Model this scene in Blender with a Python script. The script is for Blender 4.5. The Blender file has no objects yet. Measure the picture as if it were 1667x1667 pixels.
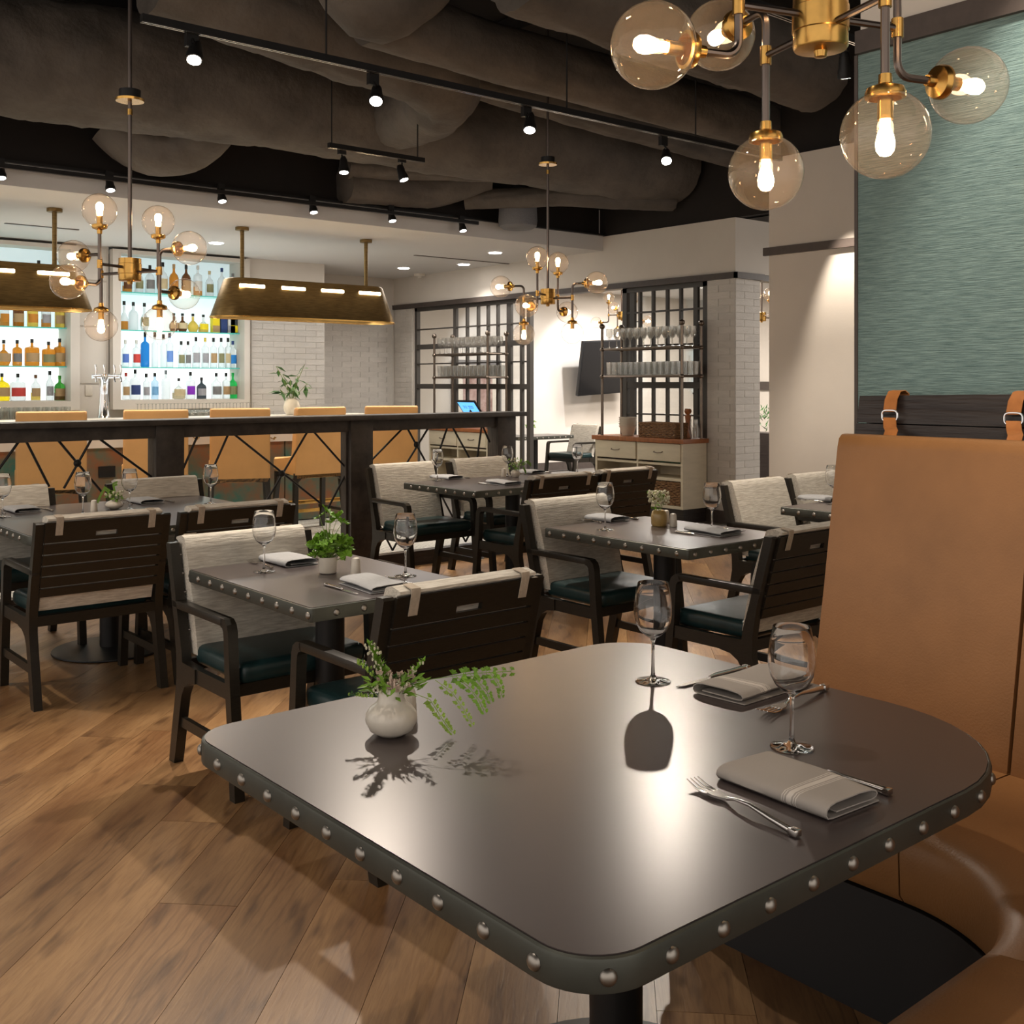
import bpy, bmesh, math, random
from math import pi, sin, cos, radians as RD
from mathutils import Vector, Matrix, noise
random.seed(7)
sc = bpy.context.scene
COL = sc.collection
# ---------------------------------------------------------------- camera
F, CX, CY, H = 1757.0, 833.5, 624.0, 1.47
ANG = math.atan2(2097, 1757)
FW = (cos(ANG), sin(ANG)); RT = (sin(ANG), -cos(ANG))
cam = bpy.data.cameras.new('camera'); co = bpy.data.objects.new('camera', cam); COL.objects.link(co)
co.location = (0, 0, H); co.rotation_euler = (pi/2, 0, ANG - pi/2)
cam.sensor_width = 36; cam.lens = F/1667*36; cam.shift_y = -(833.5-CY)/1667; cam.clip_start = .05
sc.camera = co
# ---------------------------------------------------------------- world, exposure
w = bpy.data.worlds.new('world'); sc.world = w; w.use_nodes = True
bg = w.node_tree.nodes['Background']; bg.inputs[0].default_value = (1.0, .91, .82, 1); bg.inputs[1].default_value = .78
sc.view_settings.view_transform = 'Standard'; sc.view_settings.look = 'None'
sc.view_settings.gamma = 1; sc.view_settings.use_curve_mapping = False
sc.view_settings.exposure = 0.55
sc.cycles.max_bounces = 10; sc.cycles.transparent_max_bounces = 24; sc.cycles.transmission_bounces = 10
sc.cycles.glossy_bounces = 5; sc.cycles.diffuse_bounces = 4
sc.cycles.sample_clamp_indirect = 4; sc.cycles.caustics_refractive = False; sc.cycles.caustics_reflective = False

# pixel of the photograph -> point on a plane of the room
def ray(px, py):
    a = (px-CX)/F
    return (FW[0]+a*RT[0], FW[1]+a*RT[1], -(py-CY)/F)
def atz(px, py, z):
    r = ray(px, py); t = (z-H)/r[2]; return Vector((t*r[0], t*r[1], z))
def aty(px, py, y):
    r = ray(px, py); t = y/r[1]; return Vector((t*r[0], y, H+t*r[2]))
def atx(px, py, x):
    r = ray(px, py); t = x/r[0]; return Vector((x, t*r[1], H+t*r[2]))
def proj(x, y, z):
    Z = x*FW[0]+y*FW[1]; X = x*RT[0]+y*RT[1]
    return (CX+F*X/Z, CY+F*(H-z)/Z, Z) if Z > .1 else (-9999, -9999, Z)

# ---------------------------------------------------------------- lights
def spot(loc, target, power, size=60, col=(1, .88, .74), blend=.6, rad=.03):
    l = bpy.data.lights.new('lamp_or_fill_light', 'SPOT'); l.energy = power*1.55; l.color = col
    l.spot_size = RD(size); l.spot_blend = blend; l.shadow_soft_size = rad
    o = bpy.data.objects.new('lamp_or_fill_light', l); COL.objects.link(o); o.location = loc
    o.rotation_euler = (Vector(target)-Vector(loc)).to_track_quat('-Z', 'Y').to_euler()
    return o
def area(loc, rot, sx, sy, power, col=(1, .9, .8)):
    l = bpy.data.lights.new('lamp_or_fill_light', 'AREA'); l.energy = power; l.color = col
    l.shape = 'RECTANGLE'; l.size = sx; l.size_y = sy
    o = bpy.data.objects.new('lamp_or_fill_light', l); COL.objects.link(o); o.location = loc; o.rotation_euler = rot
    return o

# ---------------------------------------------------------------- materials
def N(nt, t, **k):
    n = nt.nodes.new(t)
    for a, b in k.items(): setattr(n, a, b)
    return n
MATS = {}
def mat(name, col=(.5, .5, .5), rough=.5, metal=0., spec=.5, var=0., scale=8., stretch=(1, 1, 1), bump=0., bscale=None,
        coat=0., col2=None, objrand=0., emit=None, est=0., trans=0., coords='Object', detail=4, alpha=1., ior=1.45, rvar=0., sheen=0.):
    if name in MATS: return MATS[name]
    m = bpy.data.materials.new(name); m.use_nodes = True; MATS[name] = m
    nt = m.node_tree; b = nt.nodes['Principled BSDF']; L = nt.links.new
    b.inputs['Base Color'].default_value = (*col, 1); b.inputs['Roughness'].default_value = rough
    b.inputs['Metallic'].default_value = metal; b.inputs['Specular IOR Level'].default_value = spec
    b.inputs['Coat Weight'].default_value = coat; b.inputs['Coat Roughness'].default_value = .12
    b.inputs['Transmission Weight'].default_value = trans; b.inputs['IOR'].default_value = ior
    b.inputs['Sheen Weight'].default_value = sheen
    if emit: b.inputs['Emission Color'].default_value = (*emit, 1); b.inputs['Emission Strength'].default_value = est
    if var or bump or objrand or col2 or rvar:
        tc = N(nt, 'ShaderNodeTexCoord'); mp = N(nt, 'ShaderNodeMapping'); mp.inputs['Scale'].default_value = stretch
        L(tc.outputs[coords], mp.inputs[0])
        if objrand:
            oi = N(nt, 'ShaderNodeObjectInfo'); cb = N(nt, 'ShaderNodeCombineXYZ'); mu = N(nt, 'ShaderNodeMath', operation='MULTIPLY')
            mu.inputs[1].default_value = 37.; L(oi.outputs['Random'], mu.inputs[0])
            for i in range(3): L(mu.outputs[0], cb.inputs[i])
            L(cb.outputs[0], mp.inputs['Location'])
        nz = N(nt, 'ShaderNodeTexNoise'); nz.inputs['Scale'].default_value = scale; nz.inputs['Detail'].default_value = detail
        nz.inputs['Roughness'].default_value = .6
        L(mp.outputs[0], nz.inputs['Vector'])
        c2 = col2 or tuple(max(0, c*(1-var)) for c in col)
        mx = N(nt, 'ShaderNodeMix', data_type='RGBA'); mx.inputs[6].default_value = (*col, 1); mx.inputs[7].default_value = (*c2, 1)
        cr = N(nt, 'ShaderNodeValToRGB'); cr.color_ramp.elements[0].position = .35; cr.color_ramp.elements[1].position = .68
        L(nz.outputs[0], cr.inputs[0]); L(cr.outputs[0], mx.inputs[0]); out = mx.outputs[2]
        if objrand:
            hs = N(nt, 'ShaderNodeHueSaturation'); mr = N(nt, 'ShaderNodeMapRange'); mr.inputs[3].default_value = 1-objrand; mr.inputs[4].default_value = 1+objrand
            L(oi.outputs['Random'], mr.inputs[0]); L(mr.outputs[0], hs.inputs['Value']); L(out, hs.inputs['Color']); out = hs.outputs[0]
        L(out, b.inputs['Base Color'])
        if rvar:
            m2 = N(nt, 'ShaderNodeMapRange'); m2.inputs[3].default_value = rough-rvar; m2.inputs[4].default_value = rough+rvar
            L(nz.outputs[0], m2.inputs[0]); L(m2.outputs[0], b.inputs['Roughness'])
        if bump:
            src = nz
            if bscale:
                src = N(nt, 'ShaderNodeTexNoise'); src.inputs['Scale'].default_value = bscale; src.inputs['Detail'].default_value = 5; L(mp.outputs[0], src.inputs['Vector'])
            bp = N(nt, 'ShaderNodeBump'); bp.inputs['Strength'].default_value = bump; bp.inputs['Distance'].default_value = .06 if name == 'duct_wrap' else .01
            L(src.outputs[0], bp.inputs['Height']); L(bp.outputs[0], b.inputs['Normal'])
    return m

def thin_glass(name, tint=(.97, .98, .98), refl=1.0, base=.03, haze=0, rim=.45):
    m = bpy.data.materials.new(name); m.use_nodes = True; nt = m.node_tree; nt.nodes.clear(); L = nt.links.new
    o = N(nt, 'ShaderNodeOutputMaterial'); t = N(nt, 'ShaderNodeBsdfTransparent')
    g = N(nt, 'ShaderNodeBsdfGlossy'); g.inputs['Roughness'].default_value = .02
    lw = N(nt, 'ShaderNodeLayerWeight'); lw.inputs[0].default_value = .5
    pw = N(nt, 'ShaderNodeMath', operation='POWER'); pw.inputs[1].default_value = 3.2
    mu = N(nt, 'ShaderNodeMath', operation='MULTIPLY_ADD'); mu.inputs[1].default_value = refl; mu.inputs[2].default_value = base
    mx = N(nt, 'ShaderNodeMixShader'); rc = N(nt, 'ShaderNodeValToRGB'); e = rc.color_ramp.elements
    e[0].position = .72; e[0].color = (*tint, 1); e[1].position = .98; e[1].color = (*[c*rim for c in tint], 1); L(lw.outputs['Facing'], rc.inputs[0]); L(rc.outputs[0], t.inputs[0])
    L(lw.outputs['Facing'], pw.inputs[0]); L(pw.outputs[0], mu.inputs[0]); L(mu.outputs[0], mx.inputs[0])
    if haze:
        tl = N(nt, 'ShaderNodeBsdfTranslucent'); tl.inputs[0].default_value = (1, .85, .7, 1); m3 = N(nt, 'ShaderNodeMixShader'); m3.inputs[0].default_value = haze  # translucent haze in the glass stands in for glare and brightens rack glasses
        L(t.outputs[0], m3.inputs[1]); L(tl.outputs[0], m3.inputs[2]); t = m3
    L(t.outputs[0], mx.inputs[1]); L(g.outputs[0], mx.inputs[2]); L(mx.outputs[0], o.inputs[0]); MATS[name] = m
    return m
M = {}
M['dark_wood'] = mat('dark_wood', (.021, .017, .012), .33, var=.35, scale=30, stretch=(1, 1, 8), bump=.08, spec=.5)
M['rail_wood'] = mat('rail_wood', (.060, .050, .043), .5, var=.55, scale=9, stretch=(1, 6, 1), bump=.25)
M['teal_leather'] = mat('teal_leather', (.012, .035, .037), .33, var=.3, scale=14, bump=.08, bscale=180)
M['tan_leather'] = mat('tan_leather', (.31, .145, .052), .42, var=.22, scale=3, bump=.12, bscale=170)
M['stool_leather'] = mat('stool_leather', (.58, .31, .11), .45, var=.12, scale=4, bump=.05, bscale=150)
M['strap_leather'] = mat('strap_leather', (.40, .15, .04), .5, var=.25, scale=20, bump=.15)
M['fabric'] = mat('fabric', (.72, .67, .58), .9, var=.0, col2=(.46, .41, .34), scale=16, stretch=(1, 9, 9), bump=.55, detail=6, sheen=.2)
M['webbing'] = mat('webbing', (.50, .42, .33), .85, var=.2, scale=60, bump=.2)
M['table_top'] = mat('table_top', (.080, .062, .060), .28, spec=.9, var=.10, scale=2.5, metal=.25)
M['zinc'] = mat('zinc', (.085, .088, .075), .45, metal=.6, var=.3, scale=6, rvar=.08)
M['rivet'] = mat('rivet', (.31, .285, .255), .40, metal=1)
M['black_metal'] = mat('black_metal', (.022, .021, .021), .45, metal=.5, var=.25, scale=9)
M['frame_metal'] = mat('frame_metal', (.065, .058, .052), .5, metal=.2)
M['gun'] = mat('gunmetal', (.16, .13, .115), .3, metal=1)
M['brass'] = mat('brass', (.62, .36, .10), .26, metal=1, var=.15, scale=20)
M['brass_shade'] = mat('brass_shade', (.25, .165, .065), .42, metal=.9, var=.35, scale=10, stretch=(1, 1, 9), bump=.05)
M['pipe'] = mat('pipe_metal', (.20, .16, .13), .35, metal=1, var=.2, scale=20)
M['chrome'] = mat('chrome', (.75, .75, .76), .12, metal=1)
M['steel'] = mat('steel', (.62, .59, .56), .16, metal=1)
M['white_paint'] = mat('white_paint', (.64, .585, .52), .75, var=.05, scale=2, bump=.04, bscale=60)
M['ceiling_white'] = mat('ceiling_white', (.66, .64, .62), .8, var=.03, scale=1)
M['brick'] = mat('brick_white', (.60, .56, .51), .6, var=.10, scale=6, stretch=(1, 1, 3), bump=.3, bscale=30, objrand=.05)
M['mortar'] = mat('mortar', (.585, .55, .50), .9, var=.06, scale=40, bump=.2)
M['trim'] = mat('trim_dark', (.075, .058, .050), .5, var=.2, scale=20)
M['grass_cloth'] = mat('grass_cloth', (.225, .335, .32), .6, col2=(.085, .155, .155), scale=9, stretch=(1, 1.6, 34), bump=.7, detail=7, sheen=.3)
M['black_wood'] = mat('black_wood', (.017, .012, .011), .35, col2=(.035, .026, .022), scale=5, stretch=(1, 1, 14), bump=.25)
M['cloth_duct'] = mat('duct_wrap', (.125, .105, .088), .7, var=.4, scale=2.2, bump=.8, bscale=3.2, detail=4)
M['deck'] = mat('black_deck', (.018, .014, .012), .9, var=.3, scale=2)
M['soft_white'] = mat('ceramic', (.68, .62, .53), .35, var=.08, scale=30, coat=.3)
M['ochre'] = mat('ochre_ceramic', (.46, .31, .11), .3, var=.2, scale=30, bump=.1, coat=.4)
M['linen'] = mat('linen', (.42, .39, .36), .95, var=.12, scale=90, bump=.12)
M['cream_wood'] = mat('cream_wood', (.60, .53, .40), .55, var=.1, scale=5, stretch=(1, 1, 5), bump=.1)
M['orange_wood'] = mat('orange_wood', (.34, .115, .035), .4, var=.3, scale=6, stretch=(1, 6, 1), bump=.1)
M['wicker'] = mat('wicker', (.30, .155, .06), .7, col2=(.08, .035, .012), scale=30, stretch=(1, 1, 3), bump=1.0)
M['leaf'] = mat('leaf_green', (.20, .40, .03), .5, var=.5, scale=12, objrand=.2)
M['leaf_dark'] = mat('leaf_dark', (.045, .15, .03), .45, var=.4, scale=10, objrand=.25)
M['leaf_lime'] = mat('leaf_lime', (.30, .46, .06), .55, var=.3, scale=30)
M['petal'] = mat('petal', (.66, .62, .44), .7, var=.2, scale=50)
M['petal_pink'] = mat('petal_pink', (.62, .47, .38), .7, var=.2, scale=50)
M['stem'] = mat('stem_green', (.16, .24, .05), .6)
M['plastic_black'] = mat('plastic_black', (.012, .012, .013), .3)
M['screen_off'] = mat('screen_off', (.006, .006, .007), .12)
M['plinth_black'] = mat('plinth_black', (.012, .011, .012), .55)
M['patina'] = mat('patina', (.24, .10, .045), .5, col2=(.03, .15, .125), scale=4.5, detail=6, metal=.3, bump=.1)
M['counter'] = mat('counter_stone', (.66, .63, .58), .25, var=.06, scale=6)
M['bulb'] = mat('bulb_glow', (1, .7, .4), .5, emit=(1, .66, .36), est=55)
M['filament'] = mat('tube_glow', (1, .9, .7), .5, emit=(1, .80, .52), est=9)
M['lens'] = mat('lens_glow', (1, 1, .9), .5, emit=(1, .95, .85), est=22)
M['down'] = mat('downlight_glow', (1, 1, 1), .5, emit=(1, .96, .9), est=14)
M['backlit'] = mat('backlit_panel', (.9, .95, .95), .6, emit=(.86, .97, 1.0), est=1.25)
M['ice'] = mat('shelf_glass_edge', (.05, .42, .36), .15, emit=(.1, .6, .5), est=.12)
M['blue_screen'] = mat('blue_screen', (.05, .3, .8), .4, emit=(.12, .42, .95), est=1.1)
M['room_floor'] = mat('grey_tile', (.16, .145, .13), .35, var=.15, scale=2)
M['speaker'] = mat('speaker_grille', (.17, .17, .18), .6, var=.2, scale=120)
GL = mat('clear_glass', (.99, .995, 1), .0, trans=1, ior=1.46, spec=.5)
GT = thin_glass('thin_glass')
GR = thin_glass('rack_glass', (.93, .94, .94), 1.0, .10, .10, .35)
GP = thin_glass('pane_glass', (.95, .96, .96), .5, .04, 0, .9)
GG = thin_glass('globe_glass', (.965, .94, .92), .62, .03, .022, .5)

def floor_mat():
    m = bpy.data.materials.new('oak_plank'); m.use_nodes = True; nt = m.node_tree; b = nt.nodes['Principled BSDF']; L = nt.links.new
    tc = N(nt, 'ShaderNodeTexCoord'); oi = N(nt, 'ShaderNodeObjectInfo')
    mu = N(nt, 'ShaderNodeMath', operation='MULTIPLY'); mu.inputs[1].default_value = 61; L(oi.outputs['Random'], mu.inputs[0])
    cb = N(nt, 'ShaderNodeCombineXYZ')
    for i in range(3): L(mu.outputs[0], cb.inputs[i])
    ad = N(nt, 'ShaderNodeVectorMath', operation='ADD'); L(tc.outputs['Object'], ad.inputs[0]); L(cb.outputs[0], ad.inputs[1])
    def noise_(sx, sy, scale, det=5, dist=0):
        mp = N(nt, 'ShaderNodeMapping'); mp.inputs['Scale'].default_value = (sx, sy, 1); L(ad.outputs[0], mp.inputs[0])
        n = N(nt, 'ShaderNodeTexNoise'); n.inputs['Scale'].default_value = scale; n.inputs['Detail'].default_value = det; n.inputs['Distortion'].default_value = dist
        L(mp.outputs[0], n.inputs['Vector']); return n
    big = noise_(.8, 3.5, 1.6, 3); grain = noise_(1.6, 15, 5, 7, 1.2); knot = noise_(1.6, 7, 2.6, 2)
    wv = N(nt, 'ShaderNodeTexWave', bands_direction='Y'); wv.inputs['Scale'].default_value = 9; wv.inputs['Distortion'].default_value = 9; wv.inputs['Detail'].default_value = 2; wv.inputs['Detail Scale'].default_value = .7
    mpw = N(nt, 'ShaderNodeMapping'); mpw.inputs['Scale'].default_value = (.5, 1.3, 1); L(ad.outputs[0], mpw.inputs[0]); L(mpw.outputs[0], wv.inputs[0])
    r1 = N(nt, 'ShaderNodeValToRGB'); e = r1.color_ramp.elements; e[0].position = .3; e[0].color = (.165, .078, .030, 1); e[1].position = .72; e[1].color = (.37, .215, .096, 1)
    L(big.outputs[0], r1.inputs[0])
    r2 = N(nt, 'ShaderNodeValToRGB'); e = r2.color_ramp.elements; e[0].position = .33; e[0].color = (.70, .64, .60, 1); e[1].position = .58; e[1].color = (1, 1, 1, 1)
    L(grain.outputs[0], r2.inputs[0])
    r3 = N(nt, 'ShaderNodeValToRGB'); e = r3.color_ramp.elements; e[0].position = .27; e[0].color = (.28, .22, .18, 1); e[1].position = .44; e[1].color = (1, 1, 1, 1)
    L(knot.outputs[0], r3.inputs[0])
    r4 = N(nt, 'ShaderNodeValToRGB'); e = r4.color_ramp.elements; e[0].position = .0; e[0].color = (.74, .70, .67, 1); e[1].position = .26; e[1].color = (1, 1, 1, 1)
    L(wv.outputs[0], r4.inputs[0])
    pm = noise_(.7, 2.5, 1.3, 2); pr = N(nt, 'ShaderNodeMapRange'); pr.inputs[1].default_value = .48; pr.inputs[2].default_value = .62; L(pm.outputs[0], pr.inputs[0])
    cur = r1.outputs[0]
    for r in (r2, r3, r4):
        x = N(nt, 'ShaderNodeMix', data_type='RGBA', blend_type='MULTIPLY'); x.inputs[0].default_value = .75
        if r is r4: L(pr.outputs[0], x.inputs[0])
        else: x.inputs[0].default_value = .7
        L(cur, x.inputs[6]); L(r.outputs[0], x.inputs[7]); cur = x.outputs[2]
    hs = N(nt, 'ShaderNodeHueSaturation'); mr = N(nt, 'ShaderNodeMapRange'); mr.inputs[3].default_value = .82; mr.inputs[4].default_value = 1.14
    L(oi.outputs['Random'], mr.inputs[0]); L(mr.outputs[0], hs.inputs['Value']); L(cur, hs.inputs['Color']); L(hs.outputs[0], b.inputs['Base Color'])
    b.inputs['Roughness'].default_value = .36
    bp = N(nt, 'ShaderNodeBump'); bp.inputs['Strength'].default_value = .12; bp.inputs['Distance'].default_value = .004; L(grain.outputs[0], bp.inputs['Height']); L(bp.outputs[0], b.inputs['Normal'])
    return m
M['plank'] = floor_mat()

def hex_mat():
    m = bpy.data.materials.new('penny_tile'); m.use_nodes = True; nt = m.node_tree; b = nt.nodes['Principled BSDF']; L = nt.links.new
    tc = N(nt, 'ShaderNodeTexCoord'); v = N(nt, 'ShaderNodeTexVoronoi', feature='DISTANCE_TO_EDGE'); v.inputs['Scale'].default_value = 22; v.inputs['Randomness'].default_value = .15
    L(tc.outputs['Object'], v.inputs['Vector']); r = N(nt, 'ShaderNodeValToRGB'); e = r.color_ramp.elements
    e[0].position = .06; e[0].color = (.2, .2, .19, 1); e[1].position = .12; e[1].color = (.72, .72, .68, 1); L(v.outputs[0], r.inputs[0]); L(r.outputs[0], b.inputs['Base Color'])
    b.inputs['Roughness'].default_value = .3
    return m
M['hex'] = hex_mat()

def stripe_mat():
    m = bpy.data.materials.new('striped_linen'); m.use_nodes = True; nt = m.node_tree; b = nt.nodes['Principled BSDF']; L = nt.links.new
    tc = N(nt, 'ShaderNodeTexCoord'); sp = N(nt, 'ShaderNodeSeparateXYZ'); L(tc.outputs['Object'], sp.inputs[0])
    r = N(nt, 'ShaderNodeValToRGB'); r.color_ramp.interpolation = 'CONSTANT'; mr = N(nt, 'ShaderNodeMapRange')
    mr.inputs[1].default_value = .0; mr.inputs[2].default_value = .25; L(sp.outputs[1], mr.inputs[0]); L(mr.outputs[0], r.inputs[0])
    base = (.36, .325, .295, 1); wht = (.62, .57, .52, 1); e = r.color_ramp.elements; e[0].position = 0; e[0].color = base; e[1].position = .255; e[1].color = wht
    for p, c in ((.262, base), (.275, wht), (.282, base), (.30, wht), (.34, base), (.358, wht), (.365, base), (.378, wht), (.385, base)):
        x = e.new(p); x.color = c
    L(r.outputs[0], b.inputs['Base Color']); b.inputs['Roughness'].default_value = .9
    nz = N(nt, 'ShaderNodeTexNoise'); nz.inputs['Scale'].default_value = 400; bp = N(nt, 'ShaderNodeBump'); bp.inputs['Strength'].default_value = .2; bp.inputs['Distance'].default_value = .002
    L(nz.outputs[0], bp.inputs['Height']); L(bp.outputs[0], b.inputs['Normal'])
    return m
M['striped'] = stripe_mat()

# ---------------------------------------------------------------- mesh helpers
class MB:
    def __init__(s): s.b = bmesh.new()
    def box(s, x0, x1, y0, y1, z0, z1, bev=0, seg=2, mtx=None):
        r = bmesh.ops.create_cube(s.b, size=1); vs = r['verts']
        for v in vs: v.co = Vector((x0+(v.co.x+.5)*(x1-x0), y0+(v.co.y+.5)*(y1-y0), z0+(v.co.z+.5)*(z1-z0)))
        if bev:
            es = list({e for v in vs for e in v.link_edges})
            q = bmesh.ops.bevel(s.b, geom=es, offset=bev, segments=seg, profile=.6, affect='EDGES'); vs = list({v for f in q['faces'] for v in f.verts}|{v for v in vs if v.is_valid})
        if mtx: bmesh.ops.transform(s.b, matrix=mtx, verts=[v for v in vs if v.is_valid])
        return s
    def prism(s, pts, a0, a1, axis='x', mtx=None):
        def P(u, v, a): return {'x': (a, u, v), 'y': (u, a, v), 'z': (u, v, a)}[axis]
        A = [s.b.verts.new(P(u, v, a0)) for u, v in pts]; B = [s.b.verts.new(P(u, v, a1)) for u, v in pts]; n = len(pts)
        s.b.faces.new(A); s.b.faces.new(B[::-1])
        for i in range(n): s.b.faces.new((A[i], B[i], B[(i+1) % n], A[(i+1) % n])[::-1])
        if mtx: bmesh.ops.transform(s.b, matrix=mtx, verts=A+B)
        return s
    def lathe(s, prof, seg=24, mtx=None, cap=True):
        rings = []; vs = []
        for r, z in prof:
            if r < 1e-5: v = s.b.verts.new((0, 0, z)); rings.append([v]*seg); vs.append(v)
            else:
                ring = [s.b.verts.new((r*cos(2*pi*i/seg), r*sin(2*pi*i/seg), z)) for i in range(seg)]; rings.append(ring); vs += ring
        for a, b in zip(rings, rings[1:]):
            for i in range(seg):
                j = (i+1) % seg; f = [a[i], a[j], b[j], b[i]]; u = []
                for v in f:
                    if v not in u: u.append(v)
                if len(u) > 2:
                    try: s.b.faces.new(u)
                    except ValueError: pass
        if cap:
            for ring in (rings[0], rings[-1]):
                if ring[0] is not ring[1]:
                    try: s.b.faces.new(ring)
                    except ValueError: pass
        if mtx: bmesh.ops.transform(s.b, matrix=mtx, verts=vs)
        return s
    def tube(s, pts, r, seg=8, rf=None):
        pts = [Vector(p) for p in pts]; rings = []; n = len(pts); up = None
        for i, p in enumerate(pts):
            t = (pts[min(i+1, n-1)]-pts[max(i-1, 0)]).normalized()
            if up is None:
                up = Vector((0, 0, 1)) if abs(t.z) < .9 else Vector((1, 0, 0))
            a = t.cross(up).normalized(); up = a.cross(t).normalized()
            ring = []
            for k in range(seg):
                th = 2*pi*k/seg; rr = (r[i] if isinstance(r, (list, tuple)) else r)
                if rf: rr *= rf(i, th, p)
                ring.append(s.b.verts.new(p+a*cos(th)*rr+up*sin(th)*rr))
            rings.append(ring)
        for a, b in zip(rings, rings[1:]):
            for k in range(seg): s.b.faces.new((a[k], a[(k+1) % seg], b[(k+1) % seg], b[k]))
        s.b.faces.new(rings[0][::-1]); s.b.faces.new(rings[-1])
        return s
    def sphere(s, c, r, u=12, v=8, sc3=(1, 1, 1)):
        q = bmesh.ops.create_uvsphere(s.b, u_segments=u, v_segments=v, radius=r)
        for x in q['verts']: x.co = Vector((x.co.x*sc3[0]+c[0], x.co.y*sc3[1]+c[1], x.co.z*sc3[2]+c[2]))
        return s
    def poly(s, pts):
        s.b.faces.new([s.b.verts.new(p) for p in pts]); return s
    def mesh(s, name, m=None, ang=35):
        bmesh.ops.recalc_face_normals(s.b, faces=s.b.faces)
        me = bpy.data.meshes.new(name); s.b.to_mesh(me); s.b.free()
        if m is not None: me.materials.append(m)
        if ang is not None:
            for p in me.polygons: p.use_smooth = True
            me.set_sharp_from_angle(angle=RD(ang))
        return me
    def build(s, name, m, parent=None, ang=35, loc=None, **kw):
        return link(name, s.mesh(name, m, ang), parent, loc, **kw)
def link(name, me, parent=None, loc=None, rot=None, scale=None, label=None, cat=None, group=None, kind=None):
    o = bpy.data.objects.new(name, me); COL.objects.link(o)
    if parent: o.parent = parent
    if loc is not None: o.location = loc
    if rot is not None: o.rotation_euler = rot
    if scale is not None: o.scale = scale
    return tag(o, label, cat, group, kind)
def tag(o, label=None, cat=None, group=None, kind=None):
    if label: o['label'] = label
    if cat: o['category'] = cat
    if group: o['group'] = group
    if kind: o['kind'] = kind
    return o
def thing(name, label, cat, loc=(0, 0, 0), rz=0, group=None):
    return link(name, None, None, loc, (0, 0, rz), None, label, cat, group)
def dup(o, loc=None, rz=None, label=None, group=None):
    def cp(x, par):
        c = x.copy(); COL.objects.link(c)
        if par: c.parent = par
        for ch in KIDS.get(x.name, []): cp(ch, c)
        return c
    global KIDS
    KIDS = {}
    def walk(x):
        KIDS[x.name] = list(x.children)
        for ch in x.children: walk(ch)
    walk(o); c = cp(o, None)
    if loc is not None: c.location = loc
    if rz is not None: c.rotation_euler = (0, 0, rz)
    if label: c['label'] = label
    if group: c['group'] = group
    return c
S = dict(kind='structure')
def struct(name, m, boxes, parent=None, bev=0):
    b = MB()
    for q in boxes: b.box(*q, bev=bev)
    return b.build(name, m, parent, kind='structure')

# ================================================================ SETTING
TRZ0, TRZ1 = 2.565, 2.63
XW = 9.0           # plane of the far side wall with the glazed screens
floor = struct('floor', M['mortar'], [(-3, XW, -3, 7.2, -.06, -.013), ])
floor2 = struct('floor_far', M['room_floor'], [(XW, 16.2, 2, 13.6, -.06, .0), (6.6, XW, 7.2, 13.6, -.06, 0)])
# oak planks laid on the diagonal
PL = {}
def plank_mesh(L):
    k = round(L, 1)
    if k not in PL:
        w2, l2, c = .115, k/2-.0004, .0008
        b = MB(); b.box(-l2, l2, -w2+.0002, w2-.0002, -.013, 0, 0)
        for v in b.b.verts:
            if v.co.z > -.001: v.co.x -= math.copysign(c, v.co.x)*.6; v.co.y -= math.copysign(c, v.co.y)*.6
        PL[k] = b.mesh('plank', M['plank'], None)
    return PL[k]
cand = []
rng = random.Random(3)
row = -44
while row*.23 < 8:
    vv = row*.23; u = -6 + rng.random()*1.5
    while u < 13.5:
        L = round(rng.choice([1.2, 1.5, 1.8, 2.1]), 1); c = u+L/2
        x = (c-vv)/math.sqrt(2); y = (c+vv)/math.sqrt(2)
        cand.append((x, y, L)); u += L
    row += 1
n_in = 0; rest = MB()
for x, y, L in cand:
    if not (-1.6 < x < XW+.2 and -1.6 < y < 7.75): continue
    if y > 7.3+.3 and x > 6: continue
    vis = False
    for q in (-.45, 0, .45):
        p = proj(x+q*L*.707, y+q*L*.707, 0)
        if p[2] > .2 and -60 < p[0] < 1727 and p[1] < 1780: vis = True
    if vis and n_in < 298:
        link('plank', plank_mesh(L), floor, (x, y, 0), (0, 0, pi/4)); n_in += 1
    else:
        rest.box(-L/2+.001, L/2-.001, -.114, .114, -.013, 0, mtx=Matrix.Translation((x, y, 0)) @ Matrix.Rotation(pi/4, 4, 'Z'))
rest.build('plank_field', M['plank'], floor, None, kind='stuff')

# raised bar platform with white mosaic and dark kerb
struct('floor_platform', M['hex'], [(-3, 6.55, 7.26, 12.6, -.05, .10)])
struct('trim_1', M['black_wood'], [(-3, 6.6, 7.17, 7.259, 0, .115), (6.551, 6.6, 7.26, 9.0, 0, .115)])

BR = {}
def bricks(parent, org, ud, width, z0, z1, nrm, bw=.305, bh=.074, j=.0022, shift=0):
    ud = Vector(ud); nrm = Vector(nrm); n = 0
    rz = math.atan2(ud.y, ud.x)
    r = 0; z = z0
    while z < z1-.01:
        h = min(bh, z1-z)
        u = -(bw*((r*.5+shift) % 1.0)) if True else 0
        while u < width-.004:
            a = max(u, 0); b = min(u+bw, width); ww = round(b-a, 3)
            if ww > .012:
                key = (ww, round(h, 3))
                if key not in BR:
                    m = MB(); m.box(-ww/2+j/2, ww/2-j/2, -.0055, .0055, j/2, h-j/2)
                    for v in m.b.verts:
                        if v.co.y < 0: v.co.x *= (1-.003/ww); v.co.z = (v.co.z-h/2)*(1-.025)+h/2
                    BR[key] = m.mesh('brick', M['brick'], None)
                p = Vector(org)+ud*((a+b)/2)+nrm*(-.0012+rng.random()*.0014)
                link('brick', BR[key], parent, (p.x, p.y, z), (0, 0, rz)); n += 1
            u += bw
        z += bh; r += 1
    return n

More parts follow.
